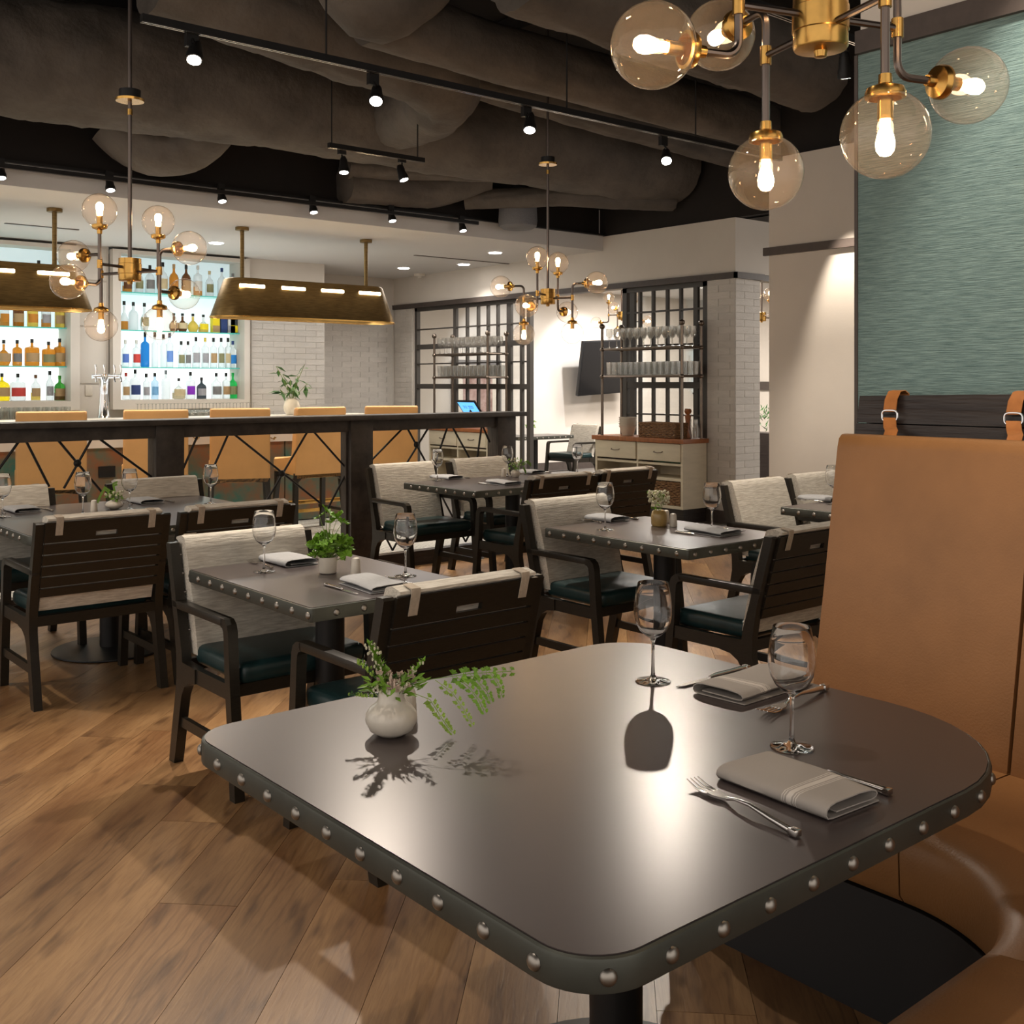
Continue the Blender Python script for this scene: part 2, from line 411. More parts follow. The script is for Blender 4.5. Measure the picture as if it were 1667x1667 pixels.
# bar back wall (two depths), end wall, soffit
wb = struct('wall_bar', M['white_paint'], [(-3, 7.2, 12.42, 12.6, 0, 3.03), (7.2, XW, 13.5, 13.6, 0, 3.03), (7.08, 7.2, 12.6, 13.5, 0, 3.03)])
wbm = struct('trim_2', M['mortar'], [(6.1, 7.2, 12.412, 12.42, .9, 2.62), (7.3, XW, 13.492, 13.5, .9, 2.62)])
wall_brick_a = struct('wall_tiled', M['mortar'], [(6.15, 7.19, 12.405, 12.412, 1.0, 2.62)])
bricks(wall_brick_a, (6.15, 12.405, 0), (1, 0, 0), 1.04, 1.04, 2.60, (0, -1, 0))
wall_brick_b = struct('wall_tiled_far', M['mortar'], [(7.34, XW-.01, 13.485, 13.492, 1.0, 2.62)])
bricks(wall_brick_b, (7.34, 13.485, 0), (1, 0, 0), 1.55, 1.04, 2.60, (0, -1, 0))
struct('trim_3', M['trim'], [(7.20, 7.31, 13.40, 13.48, .1, 3.03)])
struct('ceiling_bar', M['ceiling_white'], [(-3, XW+.1, 9.1, 13.6, 3.03, 3.08), (-3, XW, 9.07, 9.1, 3.03, 3.205)])
struct('trim_4', M['black_metal'], [(-3, XW, 9.03, 9.12, 3.206, 3.225)])
# side wall in plane x = 9: header, tiled column, cladding pier
wc = struct('wall_side', M['white_paint'], [(XW, XW+.15, 7.12, 13.6, TRZ1, 3.2), (XW+.15, 15, 7.12, 7.24, TRZ1, 3.2), (9.02, 9.42, 7.14, 7.5, 0, TRZ0),
                                            (9.02, 9.14, 13.0, 13.6, 0, TRZ0)])
struct('trim_5', M['trim'], [(XW-.03, XW, 7.09, 13.5, TRZ0, TRZ1), (XW-.03, 9.46, 7.09, 7.12, TRZ0, TRZ1), (9.46, 15, 7.13, 7.25, TRZ0, TRZ1), (XW, XW+.12, 7.5, 13.5, TRZ0, TRZ1)])
col = struct('column', M['mortar'], [(9.008, 9.42, 7.128, 7.5, .13, TRZ0)])
bricks(col, (9.008, 7.5, 0), (0, -1, 0), .372, .14, TRZ0, (-1, 0, 0))
bricks(col, (9.008, 7.128, 0), (1, 0, 0), .41, .14, TRZ0, (0, -1, 0), shift=.5)
struct('baseboard_column', M['trim'], [(8.985, 9.44, 7.105, 7.52, 0, .13)])
pier = struct('wall_pier', M['mortar'], [(9.008, 9.02, 13.02, 13.48, .1, TRZ0)])
bricks(pier, (9.008, 13.48, 0), (0, -1, 0), .46, 1.04, 2.56, (-1, 0, 0))
# dark plenum above the walls
struct('ceiling', M['deck'], [(-3, 16.2, -3, 13.6, 4.5, 4.56), (-3, 9.0, 9.14, 9.2, 3.08, 4.5), (XW+.02, XW+.1, 2, 9.14, 3.2, 4.5), (7.42, 7.48, 2, 5.4, 3.31, 4.5)])
# white wall, teal wall
struct('wall_right', M['white_paint'], [(7.3, 7.5, 1.9, 5.43, 0, 3.31)])
struct('trim_6', M['trim'], [(7.27, 7.3, 1.9, 5.47, TRZ0-.05, TRZ1-.05)])
struct('baseboard_right', M['trim'], [(7.28, 7.3, 1.9, 5.43, 0, .12)])
struct('wall_teal', M['white_paint'], [(3.215, 3.4, -2.6, 2.02, 0, 3.6), (3.4, 7.3, 1.84, 1.9, 0, 3.31)])
struct('wall_teal_cloth', M['grass_cloth'], [(3.2, 3.215, -2.6, 2.02, 0, TRZ0)])
struct('trim_7', M['trim'], [(3.18, 3.215, -2.6, 2.02, TRZ0, TRZ1+.01), (3.196, 3.215, 2.02, 2.032, 0, TRZ0)])
# room beyond the screens
struct('wall_far', M['white_paint'], [(16.1, 16.2, 2, 13.6, 0, 4.5), (XW, 16.1, 13.5, 13.6, 0, 4.5)])
struct('ceiling_far', M['ceiling_white'], [(9.16, 16.1, 8.6, 13.5, 3.05, 3.1)])
struct('baseboard_far', M['trim'], [(9.2, 16.1, 13.48, 13.5, 0, .14)])
struct('trim_8', M['trim'], [(16.05, 16.1, 7.3, 13.5, 1.35, 1.5)])

# glazed screens in the side wall
def screen(name, y0, y1, vbars, hbars, thick):
    s = MB(); s.box(XW+.04, XW+.10, y0, y0+.07, 0, TRZ0).box(XW+.04, XW+.10, y1-.07, y1, 0, TRZ0).box(XW+.04, XW+.1, y0, y1, TRZ0-.05, TRZ0)
    fr = s.build(name, M['frame_metal'], kind='structure')
    for y, wd in vbars: MB().box(XW+.05, XW+.09, y-wd/2, y+wd/2, .3, TRZ0-.05).build('bar', M['frame_metal'], fr)
    for z, wd in hbars: MB().box(XW+.046, XW+.094, y0+.07, y1-.07, z-wd/2, z+wd/2).build('bar', M['frame_metal'], fr)
    MB().box(XW+.066, XW+.07, y0+.06, y1-.06, .3, TRZ0-.04).build('pane', GP, fr)
    MB().box(XW+.05, XW+.09, y0+.07, y1-.07, .0, .3).build('kick_panel', M['frame_metal'], fr)
    return fr
w1v = [(atx(p, 600, XW+.07).y, wd) for p, wd in ((742, .07), (761, .035), (779, .035), (795, .035), (811, .035), (830, .09), (850, .05))]
screen('window_1', atx(866, 600, XW+.07).y, atx(677, 600, XW+.07).y, w1v, [(atx(700, 564, XW).z, .07), (atx(700, 629, XW).z, .07), (2.25, .018), (1.75, .018)], 0)
w2v = [(atx(p, 600, XW+.07).y, wd) for p, wd in ((1031, .07), (1042.5, .03), (1064, .03), (1087, .03), (1109, .03), (1134, .06))]
screen('window_2', 7.52, atx(1016, 600, XW+.07).y, w2v, [(2.28, .02), (atx(1090, 627, XW).z, .07), (1.9, .018), (1.12, .018)], 0)

# ================================================================ CEILING SERVICES
def duct(path, r, label, seg=40, wr=.05, sub=18, sag=.0, ribs=0, mt='cloth_duct', rings=0):
    P = [Vector(p) for p in path]; pts = []
    for a, b in zip(P, P[1:]):
        n = max(2, int((b-a).length*sub))
        for i in range(n): pts.append(a.lerp(b, i/n))
    pts.append(P[-1])
    for _ in range(6):
        pts = [pts[0]]+[(pts[i-1]+pts[i]*2+pts[i+1])/4 for i in range(1, len(pts)-1)]+[pts[-1]]
    def rf(i, th, p):
        k = p*1.1; v = noise.noise(Vector((k.x+cos(th)*1.2, k.y+sin(th)*1.2, k.z)))*wr*.7
        v += noise.noise(Vector((p.x*3+cos(th)*3, p.y*3+sin(th)*3, p.z*3+th)))*wr
        v += (.5-abs(noise.noise(Vector((p.x*2.6+th*1.1, p.y*2.6-th*.8, p.z*2.6+cos(th)*2.2)))))*wr*1.5
        v += abs(noise.noise(Vector((p.x*9, p.y*9+sin(th)*5, th*2.5))))*wr*.8
        if rings and (p.x % rings) < .05: v += .02
        if ribs: v += .05*abs(sin(i*pi/ribs+.5*noise.noise(p*3)))**.5
        return 1+v+(sag*max(0, -sin(th)))
    b = MB(); b.tube(pts, r, seg, rf)
    return b.build('air_duct', M[mt], ang=60, label=label, cat='duct', kind='thing')
def dpx(L, y, r_, label, **k): duct([tuple(aty(a, b_, y if len(q) == 2 else q[2])) for q in L for a, b_ in (q[:2],)], r_, label, **k)
duct([(-2.5, 8.3, 3.80), (2.2, 8.25, 3.82), (3.4, 8.2, 3.86), (8.95, 7.95, 3.86)], .43, 'largest cloth-wrapped duct running the full length above the bar rail', wr=.05, rings=1.35)
dpx([(190, 190, 8.85), (235, 236, 8.8), (300, 235, 8.7), (345, 190, 8.4), (350, 120, 8.2)], 0, .25, 'sagging wrapped duct elbow dropping below the largest duct, left', ribs=4, wr=.06)
dpx([(250, -50), (430, 15), (620, 82), (700, 112), (725, 140, 6.7), (700, 170, 7.2), (640, 190, 7.9)], 6.5, .27, 'wrapped duct with ribbed elbow turning down in the middle of the ceiling', wr=.06, ribs=7)
dpx([(560, -160), (590, -60), (600, -5), (640, -30), (720, -120)], 5.4, .30, 'pleated round duct elbow at the top edge, above the ribbed elbow', ribs=4, wr=.03)
dpx([(600, 20), (760, 72), (1000, 140), (1330, 230)], 5.6, .19, 'long smooth wrapped duct over the middle tables', wr=.05)
dpx([(740, 120), (960, 185), (1180, 245), (1290, 279)], 6.9, .14, 'thinner wrapped duct between the two long ducts', wr=.08)
dpx([(840, -60), (1100, 40), (1330, 120)], 4.6, .26, 'wrapped duct behind the near chandelier', wr=.06)
duct([(5.4, 8.9, 3.55), (6.6, 8.6, 3.62), (8.6, 8.0, 3.75)], .12, 'slim insulated pipe near the soffit corner', wr=.08)
duct([(6.9, 9.0, 3.4), (7.6, 8.3, 3.42), (8.9, 7.9, 3.45)], .10, 'short dark pipe above the soffit corner', wr=.08)
dpx([(560, 300, 9.0), (700, 312, 9.0), (790, 285, 8.8)], 0, .17, 'low wrapped duct end just above the soffit, centre', wr=.06)
b = MB(); b.box(3.0, 8.8, 3.0, 3.7, 4.05, 4.12); b.build('duct_panel', M['cloth_duct'], label='flat wide duct panel high above the near tables', cat='duct')
b = MB()
for y in (.6, 1.9): b.box(-3, 9, y, y+.14, 4.1, 4.45)
for x in (1.0, 5.7): b.box(x, x+.16, -3, 9, 4.36, 4.49)
b.build('beam', M['deck'], kind='structure')
# hanging speaker
pc = aty(843, 335, 8.8)
t = thing('pendant_speaker', 'grey bell-shaped pendant speaker hanging by the soffit corner', 'speaker', (pc.x, pc.y, 3.12))
t.scale = (1.35, 1.35, 1.35)
MB().lathe([(0, 0), (.12, .0), (.15, .02), (.155, .06), (.15, .18), (.12, .28), (.06, .33), (0, .335)], 24).build('shell', M['speaker'], t)
MB().tube([(0, 0, .33), (0, 0, 1.3)], .006, 6).build('cable', M['black_metal'], t)

# track lighting
def head(px, py, ref, label, tgt=None, power=70, size=55, tilt=(0, 0), group=None, up=.10, col=(1, .88, .74)):
    """track head: ref = ('y', v) or ('x', v)"""
    p = aty(px, py, ref[1]) if ref[0] == 'y' else atx(px, py, ref[1])
    t = thing('track_spotlight', label, 'spotlight', (p.x, p.y, p.z), 0, group)
    tg = Vector(tgt) if tgt else Vector((p.x, p.y, 0)); d = (tg-p).normalized()
    q = d.to_track_quat('-Z', 'Y').to_matrix().to_4x4()
    MB().lathe([(.034, 0), (.040, .0), (.040, .03), (.034, .05), (.028, .10), (.018, .125), (0, .125)], 16, q).build('housing', M['black_metal'], t)
    MB().lathe([(0, -.001), (.033, -.001), (.033, .004), (0, .004)], 14, q).build('lens', M['lens'], t)
    MB().tube([(0, 0, .08), (0, .03, .12), (0, .03, up+.08)], .007, 6).box(-.03, .03, .015, .045, up+.06, up+.12).build('bracket', M['black_metal'], t)
    spot(p+d*.03, tg, power, size, col)
    return p
def track(a, b, label, hang=None):
    a = Vector(a); b = Vector(b); t = thing('light_track', label, 'track', a)
    d = b-a; L = d.length; q = Matrix.Rotation(math.atan2(d.y, d.x), 4, 'Z')
    MB().box(0, L, -.017, .017, -.0, .035, mtx=q).build('rail', M['black_metal'], t)
    MB().box(0, L, -.012, -.006, -.003, 0, mtx=q).box(0, L, .006, .012, -.003, 0, mtx=q).build('conductor', M['steel'], t)
    if hang:
        for s_ in hang:
            c = d*s_
            MB().tube([(c.x, c.y, .03), (c.x, c.y, 4.5-a.z)], .005, 6).build('hanger_rod', M['black_metal'], t)
    return t
YT = 4.85
pa = aty(230, 35, YT); pb = aty(1216, 257, YT)
track((pa.x, YT, pa.z), (pb.x+.4, YT, pa.z), 'long black lighting track crossing the open ceiling diagonally', (.2, .55, .8))
for px, py, tg, lb in ((316, 98, (1.2, 3.5, 0), 'track spotlight at the left end of the long track'),
                       (612, 165, (2.1, 3.5, .7), 'second track spotlight of the long track, below the ribbed duct'),
                       (862, 212, (3.2, 3.9, 0), 'tilted track spotlight on the long track above the middle chandelier'),
                       (1085, 262, (3.95, 3.4, .7), 'track spotlight at the right end of the long track')):
    head(px, py, ('y', YT), lb, tg, 75, 62, up=(pa.z-aty(px, py, YT).z-.12))
pa = aty(535, 240, 7.0); pb = aty(690, 264, 7.0)
track((pa.x, 7.0, pa.z), (pb.x, 7.0, pa.z), 'short black suspended track carrying two spotlights', (.03, .93))
head(560, 281, ('y', 7.0), 'left spotlight on the short suspended track', (4.0, 6.4, 0), 60, 60, up=.08)
head(658, 293, ('y', 7.0), 'right spotlight on the short suspended track', (5.2, 6.2, .7), 60, 60, up=.08)
for i, (px, py) in enumerate(((2, 290), (180, 310), (362, 328), (511, 346), (639, 360), (754, 376))):
    head(px, py, ('y', 8.95), ['first soffit track spotlight, at the left picture edge', 'soffit track spotlight left of the tall chandelier stem', 'soffit track spotlight above the first brass lamp stem',
         'soffit track spotlight over the brass linear lamp', 'soffit track spotlight above the right brass lamp stem', 'last soffit track spotlight, nearest the soffit corner'][i], (aty(px, py, 8.95).x, 8.0, .1), 48, 80, up=.04)
pa = aty(0, 268, 8.95); pb = aty(778, 358, 8.95)
track((pa.x-1, 8.95, 3.14), (pb.x, 8.95, 3.14), 'black lighting track along the top of the white soffit')
pa = aty(1377, 127, 3.0)
track((pa.x-.9, 3.03, pa.z+.20), (pa.x+.5, 3.03, pa.z+.20), 'short track behind the near chandelier by the teal wall', (.1, .9))
head(1377, 127, ('y', 3.0), 'track spotlight between near chandelier and teal wall', (5.5, 3.4, .5), 90, 70, up=.1)
# bare added spots: two for wall scallops, the rest brighten table and floor
for lx, ly, lz, tx, ty, tz, pw, sz in ((2.65, 1.15, 3.2, 3.2, 1.2, 2.0, 55, 60), (1.2, 2.2, 3.1, 1.5, 1.7, .7, 24, 75), (6.95, 4.72, 3.0, 7.3, 4.55, 1.7, 60, 55), (.2, 3.6, 3.1, .9, 3.4, 0, 22, 75),
                                        (6.0, 5.2, 3.1, 6.4, 4.6, .3, 60, 75), (.6, 5.9, 3.1, 1.2, 5.8, 0, 50, 75)):
    p = Vector((lx, ly, lz)); tg = Vector((tx, ty, tz)); d = (tg-p).normalized()
    spot(p, tg, pw, sz)

# chandeliers
GLOBE = None
def chandelier(c, rot, stem_top, label, dia=.165, arm=.195, can=None, los=True):
    global GLOBE
    L_ = math.hypot(c[0], c[1]); fw_ = (c[0]/L_, c[1]/L_) if los else FW; rt_ = (fw_[1], -fw_[0])
    t = thing('chandelier', label, 'chandelier', c)
    MB().lathe([(0, -.072), (.012, -.07), (.014, -.058), (.052, -.055), (.055, -.05), (.055, -.02), (.057, -.018), (.057, .03), (.055, .032), (.055, .058), (.02, .062), (0, .062)], 28).build('hub', M['brass'], t)
    MB().tube([(0, 0, .05), (0, 0, stem_top-c[2])], .010, 10).build('stem', M['gun'], t)
    if can:
        MB().lathe([(0, can-c[2]-.012), (.068, can-c[2]-.012), (.07, can-c[2]), (.06, can-c[2]+.004), (0, can-c[2]+.004)], 24).build('canopy', M['brass'], t)
        MB().lathe([(0, can-c[2]+.004), (.052, can-c[2]+.004), (.052, can-c[2]+.045), (0, can-c[2]+.045)], 20).build('junction_box', M['black_metal'], t)
        MB().lathe([(.0, can-c[2]-.08), (.013, can-c[2]-.08), (.013, can-c[2]-.05), (0, can-c[2]-.05)], 12).build('collar', M['brass'], t)
    if GLOBE is None:
        r = dia/2; pr = []
        for i in range(15):
            a = -pi/2+i*(pi*.87)/14; pr.append((r*cos(a), r*sin(a)))
        pr[0] = (0, -r)
        GLOBE = (MB().lathe(pr, 32, cap=False).mesh('globe', GG, 80),
                 MB().lathe([(.0, r+.030), (.012, r+.03), (.013, r+.012), (.034, r+.004), (.037, r-.004), (.037, r-.014), (.030, r-.016), (.029, r-.004), (.014, r-.004), (.0145, r-.055), (0, r-.055)], 24).mesh('fitter', M['brass'], 40),
                 MB().lathe([(0, r-.124), (.010, r-.121), (.0165, r-.112), (.018, r-.099), (.015, r-.084), (.0095, r-.07), (.0095, r-.055), (0, r-.055)], 16).mesh('bulb', M['bulb'], 80))
    R_ = dia/2
    for k, (dx, dy, typ) in enumerate(rot):
        d = Vector((rt_[0]*dx+fw_[0]*dy, rt_[1]*dx+fw_[1]*dy, 0)).normalized(); a = d*arm; s_ = 1 if typ == 'up' else -1
        zl = .012 if typ == 'up' else -.012
        MB().tube([d*.03+Vector((0, 0, zl)), a+Vector((0, 0, zl))], .0075, 10).build('arm', M['gun'], t)
        e = []
        for q in range(6):
            th = q/5*pi/2; e.append(a+Vector((0, 0, -s_*(.058+.032*sin(th))+0))+d*(.032*(1-cos(th))))
        L_end = a+d*(.19-R_-.028)+Vector((0, 0, -s_*.09))
        MB().tube([a+Vector((0, 0, s_*(.27-R_-.028)))]+[a+Vector((0, 0, -s_*.03))]+e+[L_end], .0085, 10).build('rod', M['gun'], t)
        MB().lathe([(0, zl-.02), (.0125, zl-.02), (.0125, zl+.02), (0, zl+.02)], 12, Matrix.Translation(a)).build('joint', M['brass'], t)
        for pos, ax in ((a+Vector((0, 0, s_*.27)), Vector((0, 0, -s_))), (a+d*.19+Vector((0, 0, -s_*.09)), -d)):
            q = ax.to_track_quat('Z', 'Y').to_euler()
            g = link('lamp_head', GLOBE[1], t, pos, q)
            link('globe', GLOBE[0], g); link('bulb', GLOBE[2], g)
    return t
U, D_ = 'up', 'down'
chandelier((2.00, 5.36, 2.035), [(-.7, -.7, U), (-.7, .7, D_), (.7, .7, U), (.7, -.7, D_)], 4.5, 'left globe chandelier on a tall stem, before the bar shelves', can=2.89)
chandelier((5.34, 5.96, 2.11), [(-.92, .39, D_), (-.39, -.92, U), (.39, .92, U), (.92, -.39, D_)], 4.5, 'smaller-looking middle chandelier over the long table', can=3.10)
hc = Vector((FW[0]*2.2+RT[0]*.629, FW[1]*2.2+RT[1]*.629, 2.205))
chandelier(hc, [(-.93, -.36, U), (-.35, .93, D_), (.35, -.93, D_), (.93, .36, U)], 4.5, 'nearest globe chandelier, cut by the top edge', los=False)
def far_ch(px, py, Z, label, rot):
    X = (px-CX)/F*Z; p = (FW[0]*Z+RT[0]*X, FW[1]*Z+RT[1]*X, H+(CY-py)*Z/F)
    chandelier(p, rot, 3.05, label)
far_ch(1012, 514, 15.5, 'distant chandelier in the room behind the right glass rack', [(-.95, .3, U), (-.3, -.95, D_), (.3, .95, D_), (.95, -.3, U)])
far_ch(1240, 516, 13.6, 'distant chandelier glimpsed between column and white wall', [(-.5, .85, U), (-.85, -.5, D_), (.85, .5, D_), (.5, -.85, U)])

# ================================================================ TABLES
def rrect(x0, x1, y0, y1, rad, n=8, inset=0):
    x0 += inset; x1 -= inset; y0 += inset; y1 -= inset; pts = []
    cs = [(x1, y1, -1, -1, 0), (x0, y1, 1, -1, 90), (x0, y0, 1, 1, 180), (x1, y0, -1, 1, 270)]
    for (cx, cy, sx, sy, a0), r in zip(cs, rad):
        r = max(.002, r-inset)
        for i in range(n+1):
            a = RD(a0+90*i/n); pts.append((cx+sx*r+r*cos(a), cy+sy*r+r*sin(a)))
    return pts
RIV = MB().lathe([(.0120, 0), (.0112, .003), (.0088, .0058), (.005, .0075), (0, .0082)], 12, Matrix.Rotation(pi/2, 4, 'Y'), cap=False).mesh('rivet', M['rivet'], 80)
def table(x0, x1, y0, y1, rad, cols, label, sp=.105, riv=True, big=False, disc=.30):
    t = thing('dining_table', label, 'table', ((x0+x1)/2, (y0+y1)/2, 0)); ox, oy = (x0+x1)/2, (y0+y1)/2
    X0, X1, Y0, Y1 = x0-ox, x1-ox, y0-oy, y1-oy
    b = MB(); out = rrect(X0, X1, Y0, Y1, rad, 10); prof = [(.006, .702), (.001, .703), (0, .706), (0, .742), (.0015, .7465), (.005, .7485), (.008, .7475)]
    rings = []
    for ins, z in prof:
        rings.append([b.b.verts.new((p[0], p[1], z)) for p in rrect(X0, X1, Y0, Y1, rad, 10, ins)])
    for A, B in zip(rings, rings[1:]):
        n = len(A)
        for i in range(n): b.b.faces.new((A[i], A[(i+1) % n], B[(i+1) % n], B[i]))
    b.b.faces.new(rings[0][::-1])
    b.build('edge_band', M['zinc'], t, 40)
    MB().prism(rrect(X0, X1, Y0, Y1, rad, 10, .0078), .735, .7497, 'z').build('tabletop', M['table_top'], t, 30)
    if riv:
        n = len(out); d = [0]
        for i in range(n): d.append(d[-1]+(Vector(out[(i+1) % n])-Vector(out[i])).length)
        # rivets on each straight side, evenly, and round wide corners
        k = max(8, round(d[-1]/sp)); q = 0
        for j in range(k):
            s_ = (j+.5)*d[-1]/k
            i = max(i for i in range(n) if d[i] <= s_); a = Vector(out[i]); c = Vector(out[(i+1) % n])
            seg = (c-a)
            if seg.length < .03 and max(rad) < .2: continue
            p = a+seg*((s_-d[i])/max(1e-6, seg.length)); nr = Vector((seg.y, -seg.x)).normalized()
            link('rivet', RIV, t, (p.x+nr.x*-.0003, p.y-nr.y*.0003, .7245), (0, 0, math.atan2(nr.y, nr.x)))
    for cx, cy in cols:
        MB().lathe([(.054, .022), (.054, .70)], 28, Matrix.Translation((cx-ox, cy-oy, 0))).build('column', M['black_metal'], t, 40)
        MB().lathe([(0, 0), (disc, 0), (disc+.002, .004), (disc, .010), (.07, .022), (0, .022)], 48, Matrix.Translation((cx-ox, cy-oy, 0.001))).build('base', M['black_metal'], t, 30)
    return t
T1 = (.915, 2.225, .945, 2.145)
table(*T1, (.16, .10, .10, .38), [(1.565, 1.54)], 'large riveted booth table in front, one end rounded')
table(1.722, 2.41, 3.06, 4.01, (.014,)*4, [(2.07, 3.53)], 'small riveted table with leafy green plant, left of centre')
table(3.585, 4.32, 3.09, 4.03, (.014,)*4, [(3.954, 3.56)], 'riveted table with ochre vase, right of centre')
table(4.43, 6.05, 5.67, 6.52, (.014,)*4, [(5.10, 6.08), (5.7, 6.08)], 'long riveted table behind, near the rail end post')
table(1.52, 2.92, 5.30, 6.66, (.10, .10, .10, .10), [(2.128, 6.0)], 'square riveted table at the left picture edge')
table(5.25, 6.75, 2.95, 3.83, (.014,)*4, [(5.7, 3.4), (6.3, 3.4)], 'riveted table partly hidden behind the tan booth')
p = atz(850, 712, .75)
table(9.35, 10.35, 11.0, 11.55, (.014,)*4, [(9.85, 11.28)], 'far small table beyond the side wall opening', riv=True)

# ================================================================ CHAIRS
def lean(z): return .105-.285*(z-.38)
def make_chair():
    t = thing('dining_armchair', '', 'chair')
    for s_ in (-1, 1):
        xa, xb = (s_*.272, s_*.310) if s_ > 0 else (-.310, -.272)
        MB().prism([(0, 0), (.02, .10), (.055, .25), (.072, .34), (.070, .42), (.048, .55), (-.030, .838), (-.022, .846), (.010, .846), (.085, .56), (.118, .45), (.125, .405), (.24, .400), (.24, .345), (.185, .338), (.145, .315), (.118, .275), (.098, .20), (.062, .05), (.048, 0)], xa, xb).build('leg', M['dark_wood'], t, 25)
        MB().prism([(.535, 0), (.578, 0), (.560, .20), (.535, .42), (.522, .585), (.512, .612), (.490, .628), (.46, .630), (.46, .600), (.474, .596), (.482, .585), (.486, .56), (.494, .42), (.518, .20)], xa, xb).build('leg', M['dark_wood'], t, 25)
        MB().box(xa+.000, xb-.000, .03, .475, .601, .631, .004).build('armrest', M['dark_wood'], t)
        MB().box(xa+.006, xb-.006, .235, .500, .345, .400).build('side_rail', M['dark_wood'], t)
        MB().box(xa+.009, xb-.009, .07, .53, .150, .188).build('stretcher', M['dark_wood'], t)
    MB().box(-.272, .272, .475, .505, .348, .392).build('front_rail', M['dark_wood'], t)
    MB().box(-.272, .272, .075, .105, .362, .408).build('rear_rail', M['dark_wood'], t)
    b = MB(); b.box(-.262, .262, .125, .530, .392, .468, .034, 4)
    for v in b.b.verts:
        if v.co.z > .44: v.co.z += .012*(1-(v.co.x/.27)**2)*(1-((v.co.y-.33)/.22)**2)
    b.build('seat', M['teal_leather'], t, 60)
    # backrest cushion (leaning slab that folds over the top rail)
    b = MB(); nx, nz = 8, 12; grid = []
    prof = [(lean(.43)+.003, .43)]
    for i in range(nz+1):
        z = .43+i*(.862-.43)/nz; bulge = .012*sin(pi*i/nz); prof.append((lean(z)+.068+bulge, z))
    prof += [(lean(.87)+.058, .868), (lean(.87)+.038, .873), (lean(.86)-.012, .862), (lean(.855)-.014, .853), (lean(.85)+.003, .848)]
    b.prism(prof, -.262, .262)
    b.build('backrest', M['fabric'], t, 50)
    zs = [(.497, .536), (.543, .590), (.597, .640), (.647, .692), (.699, .745)]
    def sl(m, x0, x1, z0, z1, th=.018):
        m.prism([(lean(z0)-th, z0), (lean(z1)-th, z1), (lean(z1), z1), (lean(z0), z0)], x0, x1)
    for z0, z1 in zs:
        m = MB(); sl(m, -.272, .272, z0, z1); m.build('slat', M['dark_wood'], t, 20)
    m = MB(); sl(m, -.272, .272, .790, .845); sl(m, -.272, -.045, .752, .79); sl(m, .055, .272, .752, .79); sl(m, -.045, .055, .752, .768); m.build('top_rail', M['dark_wood'], t, 20)
    for s_ in (-1, 1):
        x = s_*.212
        m = MB(); z0 = .785
        m.prism([(lean(z0)-.0215, z0), (lean(.85)-.0215, .852), (lean(.87)-.014, .866), (lean(.87)+.03, .8745), (lean(.87)+.03, .8765), (lean(.87)-.018, .869), (lean(.85)-.0245, .853), (lean(z0)-.0245, z0)], x-.016, x+.016)
        m.build('strap', M['webbing'], t, 30)
        m = MB()
        for k in range(5): m.sphere((s_*.2705, lean(.52+k*.07)+.035, .52+k*.07), .0042, 8, 5)
        m.build('nailheads', M['rivet'], t, kind='stuff')
    return t
ch0 = make_chair(); used = [False]
def chair(x, y, rz, label, group):
    """x,y: middle of the rear feet; rz=0 faces +y"""
    if not used[0]:
        used[0] = True; ch0.location = (x, y, 0); ch0.rotation_euler = (0, 0, rz); ch0['label'] = label; ch0['group'] = group; return ch0
    return dup(ch0, (x, y, 0), rz, label, group)
G1 = 'dining armchairs at the riveted tables'
chair(1.77, 5.07, 0, 'left armchair showing its slatted back, at the square table', G1)
chair(2.43, 5.05, 0, 'slatted armchair right beside it, partly behind the cream-backed armchair', G1)
chair(1.735, 6.70, pi, 'cream-backed armchair across the square table, cut by the left edge', G1)
chair(2.67, 6.72, pi, 'cream-backed armchair across the square table, nearest the rail post', G1)
chair(1.99, 4.09, pi, 'cream-backed armchair with teal seat facing right at the leafy plant table', G1)
chair(2.03, 2.66, 0, 'nearest armchair, its black slatted back behind the flower vase', G1)
chair(3.90, 4.20, pi, 'cream-backed armchair in the centre, at the ochre vase table', G1)
chair(3.92, 2.70, 0, 'armchair seen from the side next to the tan booth back', G1)
chair(4.59, 6.77, pi, 'cream-backed armchair against the rail, left end of the long table', G1)
chair(5.40, 6.87, pi, 'second cream-backed armchair against the rail, by its end post', G1)
chair(4.85, 5.28, 0, 'slatted armchair at the near side of the long table, left of the two', G1)
chair(5.52, 5.34, 0, 'slatted armchair at the near side of the long table, right of the two', G1)
chair(5.52, 4.22, pi, 'light green lit armchair behind the ochre vase table, right', G1)
chair(6.24, 4.27, pi, 'armchair half hidden by the tan booth, beside the white wall', G1)
chair(11.0, 11.42, pi/2, 'far armchair seen from the side against the white back wall', G1)

# ================================================================ BOOTH
t = thing('booth_banquette', 'curved tan leather booth bench with black wood back and straps', 'banquette')
CB = Vector((1.88, 1.31)); RF = .36
def bpath(s_, off):
    """s_ <0: straight along +y side (y=1.31-s_); 0..1 arc ; >1 straight towards -x"""
    r = RF+off
    if s_ < 0: return Vector((CB.x+r, CB.y-s_))
    if s_ <= 1: a = -s_*pi/2; return Vector((CB.x+r*cos(a), CB.y+r*sin(a)))
    return Vector((CB.x-(s_-1), CB.y-r))
def sweep(prof, s0, s1, n, name, m, ang=50, gap=.0015, closed=True):
    b = MB(); rings = []
    for i in range(n+1):
        s_ = s0+(s1-s0)*i/n
        sq = 1.0
        rings.append([b.b.verts.new((*bpath(s_, o), z)) for o, z in prof])
    for A, B in zip(rings, rings[1:]):
        k = len(A)
        for j in range(k): b.b.faces.new((A[j], A[(j+1) % k], B[(j+1) % k], B[j]))
    b.b.faces.new(rings[0][::-1]); b.b.faces.new(rings[-1])
    return b.build(name, m, t, ang)
